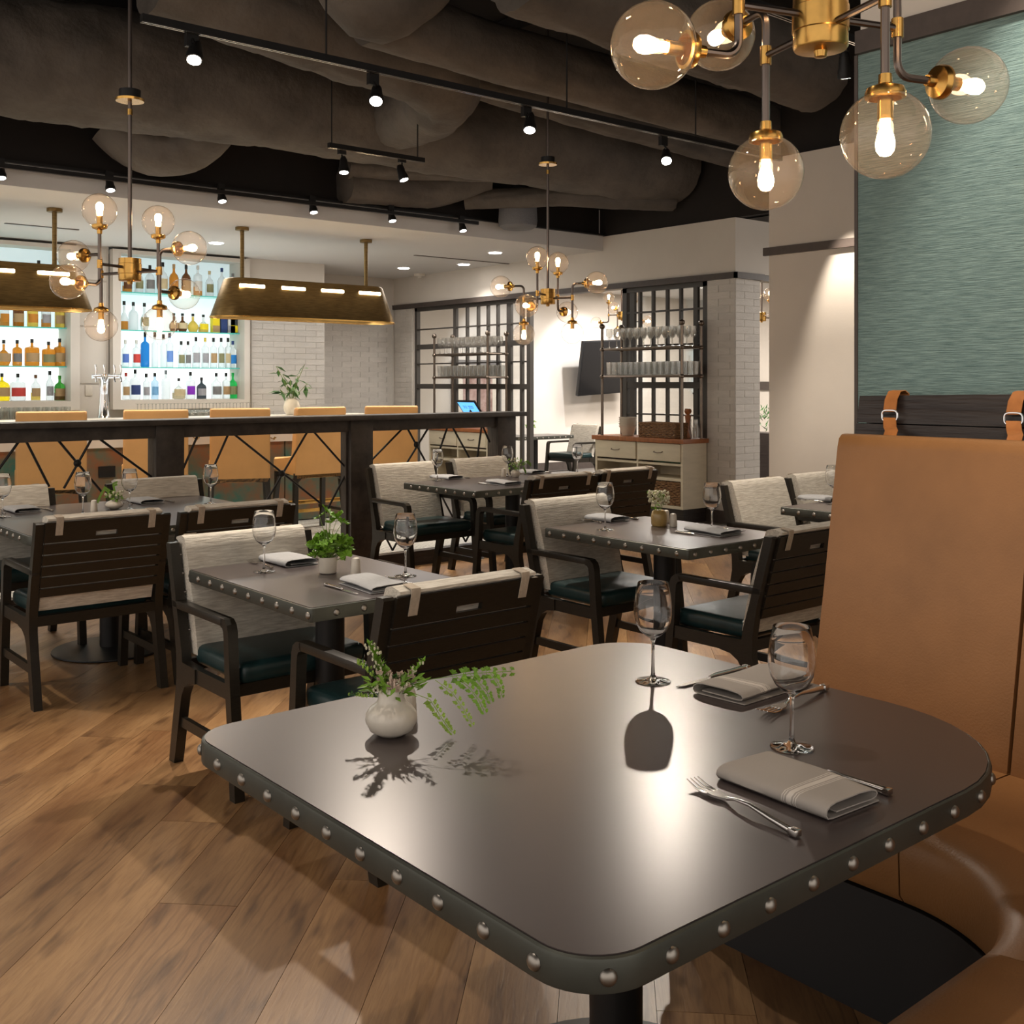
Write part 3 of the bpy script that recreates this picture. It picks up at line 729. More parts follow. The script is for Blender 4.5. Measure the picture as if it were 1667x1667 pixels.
seatp = [(.02, .29), (.004, .31), (0, .40), (.004, .432), (.018, .452), (.045, .463), (.10, .470), (.30, .472), (.52, .462), (.62, .455), (.62, .29)]
sweep(seatp, -.72, -.003, 6, 'seat_cushion', M['tan_leather'])
sweep(seatp, .002, .998, 20, 'seat_cushion', M['tan_leather'])
sweep(seatp, 1.002, 1.9, 6, 'seat_cushion', M['tan_leather'])
backp = [(.525, .46), (.600, .85), (.672, 1.275), (.680, 1.300), (.695, 1.312), (.715, 1.314), (.735, 1.305), (.742, 1.285), (.742, .40), (.60, .40), (.53, .43)]
sweep(backp, -.60, -.004, 6, 'back_cushion', M['tan_leather'])
sweep(backp, .004, .498, 12, 'back_cushion', M['tan_leather'])
sweep(backp, .506, .996, 12, 'back_cushion', M['tan_leather'])
sweep([(.004, 0), (.012, .285), (.70, .285), (.70, 0)], -.70, 0, 3, 'plinth', M['plinth_black'])
sweep([(.004, 0), (.012, .285), (.70, .285), (.70, 0)], 0, 1, 14, 'plinth', M['plinth_black'])
sweep([(.004, 0), (.012, .285), (.70, .285), (.70, 0)], 1, 1.9, 3, 'plinth', M['plinth_black'])
# wooden backboards behind the leather
def board(z0, z1, d0, d1):
    MB().prism([(3.03+d0, z0), (3.03+d1, z1), (3.06+d1, z1), (3.06+d0, z0)], 0, 1, 'y')
bt = MB()
for (z0, z1) in ((1.245, 1.342), (1.346, 1.43)):
    x0 = 3.075-(1.43-z0)*.22; x1 = 3.075-(1.43-z1)*.22
    m = MB(); m.prism([(x0, z0), (x1, z1), (x1+.028, z1), (x0+.028, z0)], -.1, 1.935, 'y')
    for v in m.b.verts:
        if v.co.y < 0 and abs(v.co.z-1.43) < 1e-4: v.co.z += .035
    m.build('backboard', M['black_wood'], t)
MB().box(3.060, 3.10, -.1, 1.92, 0, 1.25).box(3.106, 3.13, -.1, 1.93, 0, 1.42).build('back_panel', M['black_wood'], t)
def strap(px0, px1):
    a = atx(px0, 642, 3.075); y = a.y; c = atx(px1, 700, 2.96)
    r = Vector((3.038, (y+c.y)/2+.012, 1.385-.015)); wd = .021
    def rib(P, name, m_):
        m = MB(); L = []
        for q in P:
            q = Vector(q); L.append((m.b.verts.new(q+Vector((-.002, -wd, 0))), m.b.verts.new(q+Vector((-.002, wd, 0))), m.b.verts.new(q+Vector((.002, wd, .002))), m.b.verts.new(q+Vector((.002, -wd, .002)))))
        for A, B in zip(L, L[1:]):
            for j in range(4): m.b.faces.new((A[j], A[(j+1) % 4], B[(j+1) % 4], B[j]))
        m.b.faces.new(L[0]); m.b.faces.new(L[-1][::-1])
        return m.build(name, m_, t, 50)
    s1 = rib([(3.108, y-.01, 1.33), (3.108, y-.01, 1.436), (3.090, y-.008, 1.447), (3.070, y-.004, 1.444), (3.052, (y+r.y)/2, 1.42), r+Vector((0, 0, .012))], 'strap', M['strap_leather'])
    m = MB(); pts = []
    for i in range(25):
        a_ = 2*pi*i/24; pts.append(r+Vector((.0, .026*abs(cos(a_))**.6*math.copysign(1, cos(a_)), .017*abs(sin(a_))**.6*math.copysign(1, sin(a_)))))
    m.tube(pts, .0028, 6).build('ring', M['chrome'], s1)
    rib([r+Vector((0, 0, -.008)), r+Vector((-.012, -.008, -.035)), (2.99, c.y-.005, 1.325), (2.975, c.y-.005, 1.30)], 'strap', M['strap_leather'])
strap(1456, 1440); strap(1660, 1642)

# ================================================================ TABLEWARE
gp_out = [(0, .0005), (.0405, .0008), (.0425, .002), (.040, .0034), (.022, .0056), (.009, .010), (.005, .018), (.0038, .04), (.0036, .075), (.0042, .095), (.0075, .106), (.018, .112), (.032, .124), (.042, .143), (.0465, .165), (.0462, .185), (.0425, .212), (.0365, .240)]
gp_in = [(.0355, .2403), (.0353, .240), (.0413, .212), (.0450, .185), (.0453, .165), (.0408, .144), (.031, .1255), (.017, .1145), (.006, .1115), (0, .111)]
WG = MB().lathe(gp_out+gp_in, 64, cap=False).mesh('wine_glass', GL, 60)
def wine(px, py, label, z=.7497, s_=1.0):
    p = atz(px, py, z); return link('wine_glass', WG, None, (p.x, p.y, z), None, (s_,)*3, label, 'wine glass', 'wine glasses on the dining tables')
wine(1289, 1217, 'nearest wine glass, beside the knife on the booth table')
wine(1063, 1110, 'wine glass standing alone at the middle of the booth table')
wine(430, 931, 'wine glass at the left side of the leafy plant table', s_=.97)
wine(660, 938, 'wine glass behind the nearest armchair back, on the leafy plant table', s_=.97)
wine(135, 838, 'wine glass beside the salt shaker on the square table', s_=.97)
wine(211, 830, 'wine glass behind the onion vase on the square table', s_=.97)
wine(343, 820, 'wine glass at the right corner of the square table', s_=.97)
wine(4, 842, 'wine glass cut by the left picture edge', s_=.97)
wine(985, 863, 'wine glass on the left of the ochre vase table', s_=.97)
wine(1159, 864, 'wine glass right of the ochre vase, before the pale cabinet', s_=.97)
wine(712, 783, 'wine glass at the left end of the long table', s_=.97)
wine(826, 775, 'wine glass beside the small vase of the long table', s_=.97)
wine(940, 771, 'wine glass at the right end of the long table', s_=.97)
wine(1356, 821, 'wine glass half hidden behind the booth back', s_=.97)

def napkin_mesh(nm, m_):
    path = [(.158, .003), (.10, .0028), (.02, .003), (.006, .005), (.001, .012), (.003, .022), (.012, .029), (.03, .032), (.10, .034), (.135, .033), (.148, .029), (.153, .022), (.149, .016), (.135, .013), (.09, .012), (.03, .012)]
    b = MB(); rows = []
    n = 10
    for k in range(n+1):
        v = k/n; y = v*.25; s_ = 1-.12*v; up = []
        P = [Vector((x*(.97+.03*v)+.012*v*(x > .1), z*s_+(.002*sin(v*7+x*30) if .006 < z else 0))) for x, z in path]
        L = []; R2 = []
        for i, q in enumerate(P):
            tt = (P[min(i+1, len(P)-1)]-P[max(i-1, 0)]).normalized(); nr = Vector((-tt.y, tt.x))*.0014
            L.append(b.b.verts.new((q.x+nr.x, y, q.y+nr.y))); R2.append(b.b.verts.new((q.x-nr.x, y, q.y-nr.y)))
        rows.append(L+R2[::-1])
    for A, B in zip(rows, rows[1:]):
        k = len(A)
        for j in range(k): b.b.faces.new((A[j], A[(j+1) % k], B[(j+1) % k], B[j]))
    b.b.faces.new(rows[0][::-1]); b.b.faces.new(rows[-1])
    return b.mesh(nm, m_, 50)
NK = napkin_mesh('folded_napkin', M['striped'])
NK2 = napkin_mesh('folded_napkin', mat('pale_linen', (.38, .38, .385), .95, var=.1, scale=80, bump=.12))
def fork_mesh():
    b = MB(); 
    for k in range(4):
        x = -.0105+k*.007
        b.tube([(x*.8, .045, .005), (x, .036, .004), (x, .02, .005), (x*.95, .0, .011)], [.0019, .0018, .0015, .0008], 6)
    b.prism([(-.0105, .044), (.0105, .044), (.0105, .056), (.006, .068), (.003, .076), (-.003, .076), (-.006, .068), (-.0105, .056)], .0035, .0065, 'z')
    b.tube([(0, .072, .005), (0, .09, .010), (0, .12, .012), (0, .16, .008), (0, .20, .005)], [.003, .0024, .003, .0042, .005], 8)
    b.box(-.0065, .0065, .196, .210, .001, .010, .002)
    return b.mesh('fork', M['steel'], 50)
def knife_mesh():
    b = MB(); b.prism([(-.001, .0), (.008, .012), (.0095, .04), (.009, .11), (-.004, .11), (-.006, .03)], .001, .0035, 'z')
    b.tube([(0, .105, .005), (0, .125, .006), (0, .17, .006), (0, .225, .0055)], [.0035, .006, .0052, .007], 8)
    b.box(-.008, .008, .222, .234, .001, .011, .002)
    return b.mesh('knife', M['steel'], 50)
FK, KN = fork_mesh(), knife_mesh()
def place(me, name, p0, p1, label, cat, group, z=.7497):
    """local +y axis runs from pixel p0 (tip) towards pixel p1"""
    a = atz(*p0, z); b = atz(*p1, z); d = b-a
    return link(name, me, None, (a.x, a.y, z+.0005), (0, 0, math.atan2(-d.x, d.y)), (d.length/.21 if cat == 'fork' else min(1.12, d.length/.234),)*3, label, cat, group)
GC = 'cutlery at the place settings'
place(FK, 'fork', (1127, 1279), (1300, 1365), 'fork nearest the camera, left of the front napkin', 'fork', GC)
place(KN, 'knife', (1262, 1235), (1450, 1296), 'knife behind the front napkin, below the nearest glass', 'knife', GC)
place(FK, 'fork', (1240, 1168), (1345, 1123), 'second fork, in front of the second napkin on the booth table', 'fork', GC)
place(KN, 'knife', (1101, 1120), (1226, 1088), 'knife behind the second napkin on the booth table', 'knife', GC)
GN = 'folded napkins at the place settings'
link('folded_napkin', NK, None, (1.532, 1.026, .7497), (0, 0, RD(-3)), (.95, .96, .8), 'grey striped napkin in front on the booth table', 'napkin', GN)
link('folded_napkin', NK, None, (1.935, 1.655, .7497), (0, 0, RD(-86)), (.93, 1.05, .8), 'second striped napkin further back on the booth table', 'napkin', GN)
def setting(px, py, rz, lab):
    p = atz(px, py, .7497); c, s_ = cos(rz), sin(rz)
    link('folded_napkin', NK2, None, p+Vector((-.08*c+.12*s_, -.08*s_-.12*c, 0)), (0, 0, rz), (.95, .95, .8), 'folded pale napkin '+lab, 'napkin', GN)
    for me, nm, off in ((FK, 'fork', -.125), (KN, 'knife', .12)):
        o = Vector((off*c, off*s_, .0005)); q = Vector((.10*s_, -.10*c, 0))
        rr = rz+(pi if True else 0); back = Vector((-.10*s_, .10*c, 0))
        link(nm, me, None, p+o+back, (0, 0, rz+pi), (.95,)*3, nm+' beside the napkin '+lab, nm, GC)
setting(470, 915, 0, 'at the far side of the leafy plant table')
setting(606, 955, pi, 'before the nearest armchair, on the leafy plant table')
setting(38, 832, 0, 'at the left end of the square table')
setting(238, 818, 0, 'beside the onion vase on the square table')
setting(985, 846, 0, 'at the left of the ochre vase table')
setting(1158, 868, pi, 'at the right of the ochre vase table')
setting(728, 779, 0, 'at the left end of the long table')
setting(818, 788, pi, 'at the near side of the long table')
setting(862, 770, 0, 'at the far side of the long table')
setting(1337, 814, 0, 'on the table hidden behind the booth')

# shakers and vases
SH = [MB().lathe([(0, 0), (.0195, 0), (.020, .003), (.0165, .055), (.014, .063), (.006, .066), (0, .066)], 16).mesh('salt_shaker', M['soft_white'], 50)]
def shaker(px, py, label): 
    p = atz(px, py, .7497); link('salt_shaker', SH[0], None, p, (0, 0, .3), None, label, 'shaker', 'white shakers beside the vases')
shaker(664, 1168, 'white shaker standing right behind the flower vase')
shaker(579, 936, 'white shaker right of the pot, on the leafy plant table')
shaker(153, 833, 'white shaker left of the onion vase')
shaker(1096, 857, 'white shaker right of the ochre vase')
shaker(1084, 851, 'white shaker just behind the ochre vase')
shaker(820, 776, 'white shaker on the long table beside its vase')
def vase(px, py, prof, label, m='soft_white', z=.7497, name='vase'):
    p = atz(px, py, z); return link(name, MB().lathe(prof, 32, cap=False).mesh(name, M[m], 50), None, p, None, None, label, 'vase')
onion = [(0, 0), (.026, .001), (.044, .012), (.053, .030), (.052, .045), (.043, .058), (.031, .066), (.027, .075), (.0265, .098), (.0235, .098), (.0235, .07), (.0, .06)]
vase(637, 1196, onion, 'squat white ceramic flower vase on the booth table')
pot = [(0, 0), (.030, .001), (.034, .006), (.036, .062), (.0345, .063), (.033, .055), (0, .052)]
vase(534, 933, pot, 'small white cylindrical pot on the leafy plant table')
vase(186, 829, [(0, 0), (.022, .001), (.047, .016), (.050, .028), (.042, .042), (.020, .052), (.016, .055), (.013, .05), (0, .05)], 'small onion-shaped vase on the square table')
vase(1073, 856, [(0, 0), (.036, .001), (.040, .01), (.041, .055), (.036, .072), (.026, .080), (.02, .078), (0, .07)], 'ochre ceramic vase holding the pale umbel flowers', 'ochre')
vase(839, 777, [(0, 0), (.022, .001), (.035, .02), (.035, .04), (.024, .055), (.018, .055), (0, .05)], 'round grey vase on the long table')

# foliage
CR = Vector((RT[0], RT[1], 0)); CF = Vector((FW[0], FW[1], 0)); CU = Vector((0, 0, 1))
def W3(r, f, u): return CR*r+CF*f+CU*u
def leafshape(b, p, d, n, L, Wd, fold=.15):
    d = d.normalized(); s_ = d.cross(n).normalized(); n = s_.cross(d).normalized()
    A = b.b.verts.new(p); B = b.b.verts.new(p+d*L*.45+s_*Wd/2+n*fold*Wd); C = b.b.verts.new(p+d*L); D = b.b.verts.new(p+d*L*.45-s_*Wd/2+n*fold*Wd); E_ = b.b.verts.new(p+d*L*.5)
    b.b.faces.new((A, B, E_)); b.b.faces.new((B, C, E_)); b.b.faces.new((A, E_, D)); b.b.faces.new((E_, C, D))
def fan(b, p, d, n, r):
    d = d.normalized(); s_ = d.cross(n).normalized(); c = b.b.verts.new(p); vs = []
    for i in range(7):
        a = -1.0+2.0*i/6; rr = r*(1 if i % 2 == 0 else .82); vs.append(b.b.verts.new(p+d*cos(a)*rr+s_*sin(a)*rr+n*.1*r*sin(i*2.1)))
    for i in range(6): b.b.faces.new((c, vs[i], vs[i+1]))
def frond(par, pts, m, lr=.011, n=9, hang=.6, nm='fern_frond', t0=.25):
    b = MB(); P = [Vector(q) for q in pts]; L = []
    for a, c in zip(P, P[1:]):
        for i in range(10): L.append(a.lerp(c, i/10))
    L.append(P[-1]); b.tube(L, .0007, 4); K_ = len(L)-1; rr = random.Random(K_+int(P[-1].x*1000))
    for q in range(n):
        i = int(K_*(t0+(1-t0)*q/(n-1))); t_ = (L[min(i+1, K_)]-L[i-1]).normalized(); sd = t_.cross(CF).normalized()
        for s_ in (-1, 1):
            d = (sd*s_+t_*.45+CU*rr.uniform(-.35, .1)+CF*rr.uniform(-.3, .3)).normalized(); r_ = lr*rr.uniform(.8, 1.15)*(1-.45*q/n); st = L[i]+d*r_*.35
            b.tube([L[i], st], .0005, 3); fan(b, st, d, (CF*-1+CU*.5+CR*rr.uniform(-.4, .4)).normalized(), r_)
    return b.build(nm, m, par, None)
def spike(par, base, tip, m, mp, n=46, rad=.02, nm='flower_spike', ll=.012):
    b = MB(); rr = random.Random(int(tip[0]*999)); base = Vector(base); tip = Vector(tip)
    b.tube([base, tip], .0012, 5)
    for i in range(n):
        f = .25+.75*i/n; p = base.lerp(tip, f); a = i*2.4; d = W3(cos(a), sin(a), .5+rr.random())
        leafshape(b, p, d, CU, ll*(1.3-f*.6)*rr.uniform(.8, 1.2), ll*.4, .2)
    o = b.build(nm, m, par, None)
    b = MB()
    for i in range(int(n*.6)):
        f = .35+.65*rr.random(); a = rr.random()*6.3; p = base.lerp(tip, f)+W3(cos(a), sin(a), .3)*rad*(1.1-f*.6)*rr.random()
        b.sphere(p, .0024, 6, 4, (1, 1, 1.6))
    b.build('bud', mp, o, kind='stuff')
    return o
v0 = atz(637, 1196, .7497)
t = thing('flower_sprigs', 'white blossoms with trailing maidenhair fern in the front vase', 'flowers', v0)
spike(t, (0, 0, .08), W3(-.045, 0, .185), M['leaf'], M['petal'], 70, .024, ll=.02)
spike(t, (0, 0, .08), W3(-.068, .01, .150), M['leaf_dark'], M['leaf_lime'], 40, nm='sprig')
spike(t, (0, 0, .08), W3(.070, -.005, .155), M['leaf'], M['petal'], 26, .012, nm='sprig', ll=.016)
spike(t, (0, 0, .08), W3(.01, -.02, .125), M['leaf_dark'], M['petal_pink'], 60, .03, nm='sprig')
spike(t, (0, 0, .075), W3(.03, -.025, .11), M['leaf'], M['petal'], 50, .03, nm='sprig')
spike(t, (0, 0, .075), W3(-.03, -.025, .105), M['leaf'], M['petal'], 50, .03, nm='sprig')
spike(t, (0, 0, .075), W3(-.085, -.01, .085), M['leaf_dark'], M['leaf_lime'], 30, .01, nm='sprig')
rr = random.Random(5); b = MB()
for i in range(16):
    p = W3(rr.uniform(-.025, .045), rr.uniform(-.03, .01), .095+rr.random()*.035)
    for k in range(5): leafshape(b, p, W3(cos(k*1.26), sin(k*1.26)*.4-.4, .7), CF*-1, .011, .008, .2)
b.build('blossom', M['petal_pink'], t, None, kind='stuff')
frond(t, [(0, 0, .085), W3(.07, 0, .112), W3(.16, 0, .125), W3(.245, .0, .130)], M['leaf'], .013, 9, t0=.55)
frond(t, [W3(.02, 0, .095), W3(.08, -.01, .075), W3(.11, -.015, .03), W3(.125, -.02, .012)], M['leaf_lime'], .0105, 11, t0=.3)
frond(t, [W3(.09, 0, .112), W3(.125, -.01, .09), W3(.15, -.015, .055), W3(.165, -.02, .03)], M['leaf_lime'], .0095, 9, t0=.15)
frond(t, [W3(.13, 0, .122), W3(.16, -.01, .10), W3(.18, -.015, .075), W3(.19, -.015, .055)], M['leaf'], .0115, 8, t0=.1)
frond(t, [W3(.16, 0, .125), W3(.18, -.01, .11), W3(.197, -.012, .09), W3(.203, -.012, .075)], M['leaf'], .011, 7, t0=.1)
frond(t, [W3(.20, 0, .13), W3(.215, -.01, .115), W3(.224, -.012, .10), W3(.226, -.012, .085)], M['leaf'], .0095, 6, t0=.1)
b = MB(); rr = random.Random(8)
for i in range(70):
    a = rr.random()*6.28; rd = .055*math.sqrt(rr.random()); leafshape(b, W3(cos(a)*rd+.008, sin(a)*rd*.6-.01, .085+rr.random()*.035), W3(cos(a)+rr.uniform(-.4, .4), rr.uniform(-.8, .2), rr.uniform(-.3, .9)), CU-CF*.5, rr.uniform(.018, .034), .010)
b.build('foliage', M['leaf'], t, None, kind='stuff')
# ruffled leafy plant
b = MB(); c = b.b.verts.new((0, 0, 0)); vs = []
for i in range(28):
    a = -2.7+5.4*i/27; r = .024*(1+.16*cos(i*pi*2/4)); vs.append(b.b.verts.new((r*cos(a), r*sin(a), .005*sin(i*1.9)+.004)))
for i in range(27): b.b.faces.new((c, vs[i], vs[i+1]))
RUF = b.mesh('leaf', M['leaf'], None)
p0 = atz(534, 933, .7497); t = thing('geranium_plant', 'bright green ruffled leafy plant in the white pot', 'plant', p0+Vector((0, 0, .0)))
b = MB(); rr = random.Random(2)
LV = []
for i in range(46):
    a = rr.random()*6.28; rd = .068*math.sqrt(rr.random()); LV.append((W3(cos(a)*rd+.008, sin(a)*rd, .085+.065*rr.random()-rd*.3), 1.15))
LV += [(W3(-.012, 0, .245), .7), (W3(.008, 0, .225), 1.2), (W3(.035, 0, .21), 1.3), (W3(-.032, 0, .215), .9), (W3(.055, 0, .195), 1.1), (W3(.012, -.01, .20), 1.0)]
for p, s_ in LV:
    b.tube([(0, 0, .05), (p.x*.5, p.y*.5, p.z*.75), p], .0013, 4)
    link('leaf', RUF, t, p, (rr.uniform(-.9, .9), rr.uniform(-1.0, .3), rr.random()*6.28), (s_*rr.uniform(.8, 1.15),)*3)
b.build('stems', M['stem'], t, kind='stuff')
def bunch(px, py, z, label, n, rad, hh, z0, lf='leaf', pet='petal', ll=.02, fl=20, extra=None, name='flower_bunch'):
    p0 = atz(px, py, z); t = thing(name, label, 'flowers', p0); rr = random.Random(px)
    b = MB(); st = MB()
    for i in range(n):
        a = rr.random()*6.28; rd = rad*math.sqrt(rr.random()); p = W3(cos(a)*rd, sin(a)*rd*.7, z0+hh*rr.random())
        st.tube([(0, 0, z0*.6), p], .0009, 4)
        for k in range(3): leafshape(b, p, W3(rr.uniform(-1, 1), rr.uniform(-1, 1), rr.uniform(-.3, 1)), CU+CF*-.5, ll*rr.uniform(.7, 1.2), ll*.5)
    if extra:
        for q in extra:
            st.tube([W3(0, 0, z0*.8)]+[W3(*e) for e in q], .0012, 4)
            for u, v in zip(q, q[1:]):
                for k in range(6):
                    pp = W3(*u).lerp(W3(*v), k/6)
                    for s_ in (-1, 1): leafshape(b, pp, W3(.4, 0, s_*.7), CF*-1, ll*.8, ll*.45)
    st.build('stems', M['stem'], t, kind='stuff'); b.build('leaves', M[lf], t, None, kind='stuff')
    if fl:
        c = MB()
        for i in range(fl):
            a = rr.random()*6.28; rd = rad*.9*math.sqrt(rr.random()); c.sphere(W3(cos(a)*rd, sin(a)*rd*.7, z0+hh*(.35+.75*rr.random())), .0065*rr.uniform(.7, 1.3), 6, 4)
        c.build('blossoms', M[pet], t, kind='stuff')
    return t
bunch(186, 829, .7497, 'trailing green sprigs and white flowers in the onion vase', 26, .055, .05, .05, extra=[[(-.03, 0, .10), (-.06, 0, .12), (-.085, 0, .075), (-.10, 0, .04)], [(.0, 0, .10), (-.01, 0, .14), (.015, 0, .15)]])
bunch(1073, 856, .7497, 'cluster of pale green umbel flowers in the ochre vase', 20, .062, .09, .08, 'leaf', 'petal', .02, 110)
bunch(839, 777, .7497, 'white and green flowers in the round grey vase', 24, .055, .09, .055, extra=[[(.05, 0, .10), (.09, 0, .12), (.12, 0, .09)], [(.06, 0, .07), (.08, 0, .03)]])
vv = atz(877, 706, .75)
link('vase', MB().lathe([(0, 0), (.03, .0), (.035, .07), (.02, .09), (0, .09)], 16, cap=False).mesh('vase', M['soft_white'], 50), None, (9.75, 11.25, .75), None, None, 'tiny white vase on the far small table', 'vase')
bq = proj(9.75, 11.25, .75)
bunch(bq[0], bq[1], .75, 'green sprig in the tiny vase on the far table', 12, .06, .12, .09, 'leaf', 'petal', .05, 6)

# ================================================================ RAIL
YR = 7.25
t = thing('bar_rail', 'dark wood divider rail with crossed iron rods before the bar', 'railing')
def xr(px): return aty(px, 700, YR).x
MB().box(-2.5, xr(843), YR-.13, YR+.16, 1.185, 1.222, .004).build('cap', M['rail_wood'], t)
MB().box(-2.5, xr(829), YR-.05, YR+.05, 1.095, 1.183).build('apron', M['rail_wood'], t)
for a, c in ((248, 293), (576, 599), (797, 831)):
    w_ = .12 if a == 248 else .115
    x1 = xr(c) if a != 248 else xr(293)
    MB().box(x1-.20, x1, YR-.075, YR+.075, .0, 1.184, .004).build('post', M['rail_wood'], t)
MB().box(xr(560), xr(576), YR-.03, YR+.05, .1, 1.10).build('post', M['rail_wood'], t)
MB().box(xr(247), xr(256), YR-.03, YR+.05, .1, 1.10).build('post', M['rail_wood'], t)
rods = [((42, 717), (80, 792)), ((94, 716), (165, 800)), ((150, 713), (104, 795)), ((160, 713), (250, 779)), ((32, 717), (-10, 775)),
        ((323, 706), (293, 775)), ((372, 706), (340, 778)), ((380, 706), (520, 818)), ((501, 702), (430, 822)), ((510, 702), (566, 765)), ((566, 765), (530, 835)),
        ((656, 697), (599, 755)), ((663, 697), (722, 805)), ((697, 697), (640, 790)), ((728, 696), (690, 810)), ((737, 696), (797, 805)), ((784, 694), (772, 780)), ((786, 694), (797, 720)),
        ((600, 820), (639, 908)), ((680, 820), (639, 908)), ((715, 800), (758, 888)), ((790, 820), (758, 888))]
for a, c in rods:
    p, q = aty(*a, YR), aty(*c, YR)
    q.z = max(q.z, .13)
    MB().tube([p, q], .0085, 8).build('rod', M['black_metal'], t)
for h in ((126, 754), (459, 771), (678, 724)):
    p = aty(*h, YR-.012); MB().sphere(p, .026, 12, 8, (1, .6, 1)).build('hub', M['black_metal'], t)

# ================================================================ BAR
YB = 9.62
t = thing('bar_counter', 'long bar with white stone top and green-brown patina front', 'bar')
MB().box(-3, 6.32, YB-.12, YB+.62, 1.09, 1.145, .004).build('countertop', M['counter'], t)
MB().box(-3, 6.30, YB-.03, YB+.58, .90, 1.09).build('fascia', M['counter'], t)
for i in range(8):
    x0 = 6.28-1.15*(i+1); MB().box(x0+.006, x0+1.144, YB-.0, YB+.03, .11, .90).build('front_panel', M['patina'], t)
MB().box(-3, 6.28, YB+.03, YB+.58, .10, .94).build('body', M['black_metal'], t)
MB().box(6.281, 6.34, YB-.06, YB+.60, .10, 1.088).build('end_panel', M['cream_wood'], t)
b = MB().tube([(-3, YB-.30, .32), (6.2, YB-.30, .32)], .022, 10); b.build('foot_rail', M['brass'], t)
MB().box(aty(160, 768, YB).x, aty(187, 768, YB).x, YB-.012, YB, aty(170, 777, YB).z, aty(170, 759, YB).z).build('outlet_box', M['plastic_black'], t)
for i, px in enumerate((242, 318, 443, 572 - 130 + 130)):
    p = aty(px, 714, YB-.01)
    MB().tube([p+Vector((0, -.0, .03)), p+Vector((0, -.02, 0)), p+Vector((0, -.045, -.005)), p+Vector((0, -.055, .02))], .006, 6).tube([p+Vector((-.03, -.03, .012)), p+Vector((0, -.01, -.002)), p+Vector((.03, -.03, .012))], .005, 6).build('coat_hook', M['brass'], t)

def make_stool():
    t = thing('bar_stool', '', 'stool')
    m = MB(); m.prism([(0, .49), (.0, .52), (-.045, 1.085), (-.04, 1.105), (-.02, 1.115), (.015, 1.11), (.02, 1.09), (.055, .66), (.40, .66), (.42, .64), (.42, .56), (.40, .535), (.02, .535)], -.255, .255)
    es = [e for e in m.b.edges if abs(e.verts[0].co.x-e.verts[1].co.x) < 1e-6]
    bmesh.ops.bevel(m.b, geom=es, offset=.018, segments=3, profile=.6, affect='EDGES')
    m.build('upholstered_seat', M['stool_leather'], t, 40)
    for x in (-1, 1):
        for y0, y1 in ((.03, -.02), (.36, .42)):
            m = MB(); m.box(-.02, .02, -.02, .02, 0, .49)
            for v in m.b.verts:
                f = v.co.z/.49; v.co.x += x*(.235-.03*f+.03); v.co.y += y1*(1-f)+y0*f
            m.build('leg', M['dark_wood'], t, 20)
        m = MB(); m.box(x*.235-.012, x*.235+.012, .0, .42, .18, .205); m.build('stretcher', M['dark_wood'], t)
    arch = [(-.255, .535), (.255, .535), (.255, .40), (.238, .40), (.225, .455), (.19, .485), (.12, .492), (-.12, .492), (-.19, .485), (-.225, .455), (-.238, .40), (-.255, .40)]
    MB().prism(arch, .0, .035, 'y').build('apron', M['dark_wood'], t, 20)
    MB().prism(arch, .37, .40, 'y').build('apron', M['dark_wood'], t, 20)
    MB().box(-.23, .23, .40, .42, .14, .17).build('foot_rest', M['brass'], t)
    return t
st0 = make_stool(); first = True
for px, y, rz, lb in ((84, 8.72, -.25, 'tan leather bar stool at the left end of the rail'), (254, 8.72, -.32, 'tan bar stool behind the left rail post'), (391, 8.72, -.40, 'tan bar stool in the middle bay of the rail'),
                      (521, 8.72, 0, 'tan bar stool turned slightly left of the centre rail post'), (637, 8.72, -.45, 'tan bar stool right of the centre rail post')):
    x = aty(px, 700, y).x
    if first: st0.location = (x, y, .1); st0.rotation_euler = (0, 0, rz); st0['label'] = lb; st0['group'] = 'tan bar stools'; first = False
    else: dup(st0, (x, y, .1), rz, lb, 'tan bar stools')
for o in bpy.data.objects:
    if o.name.startswith('bar_stool'): o.scale = (1, 1, 1.035)

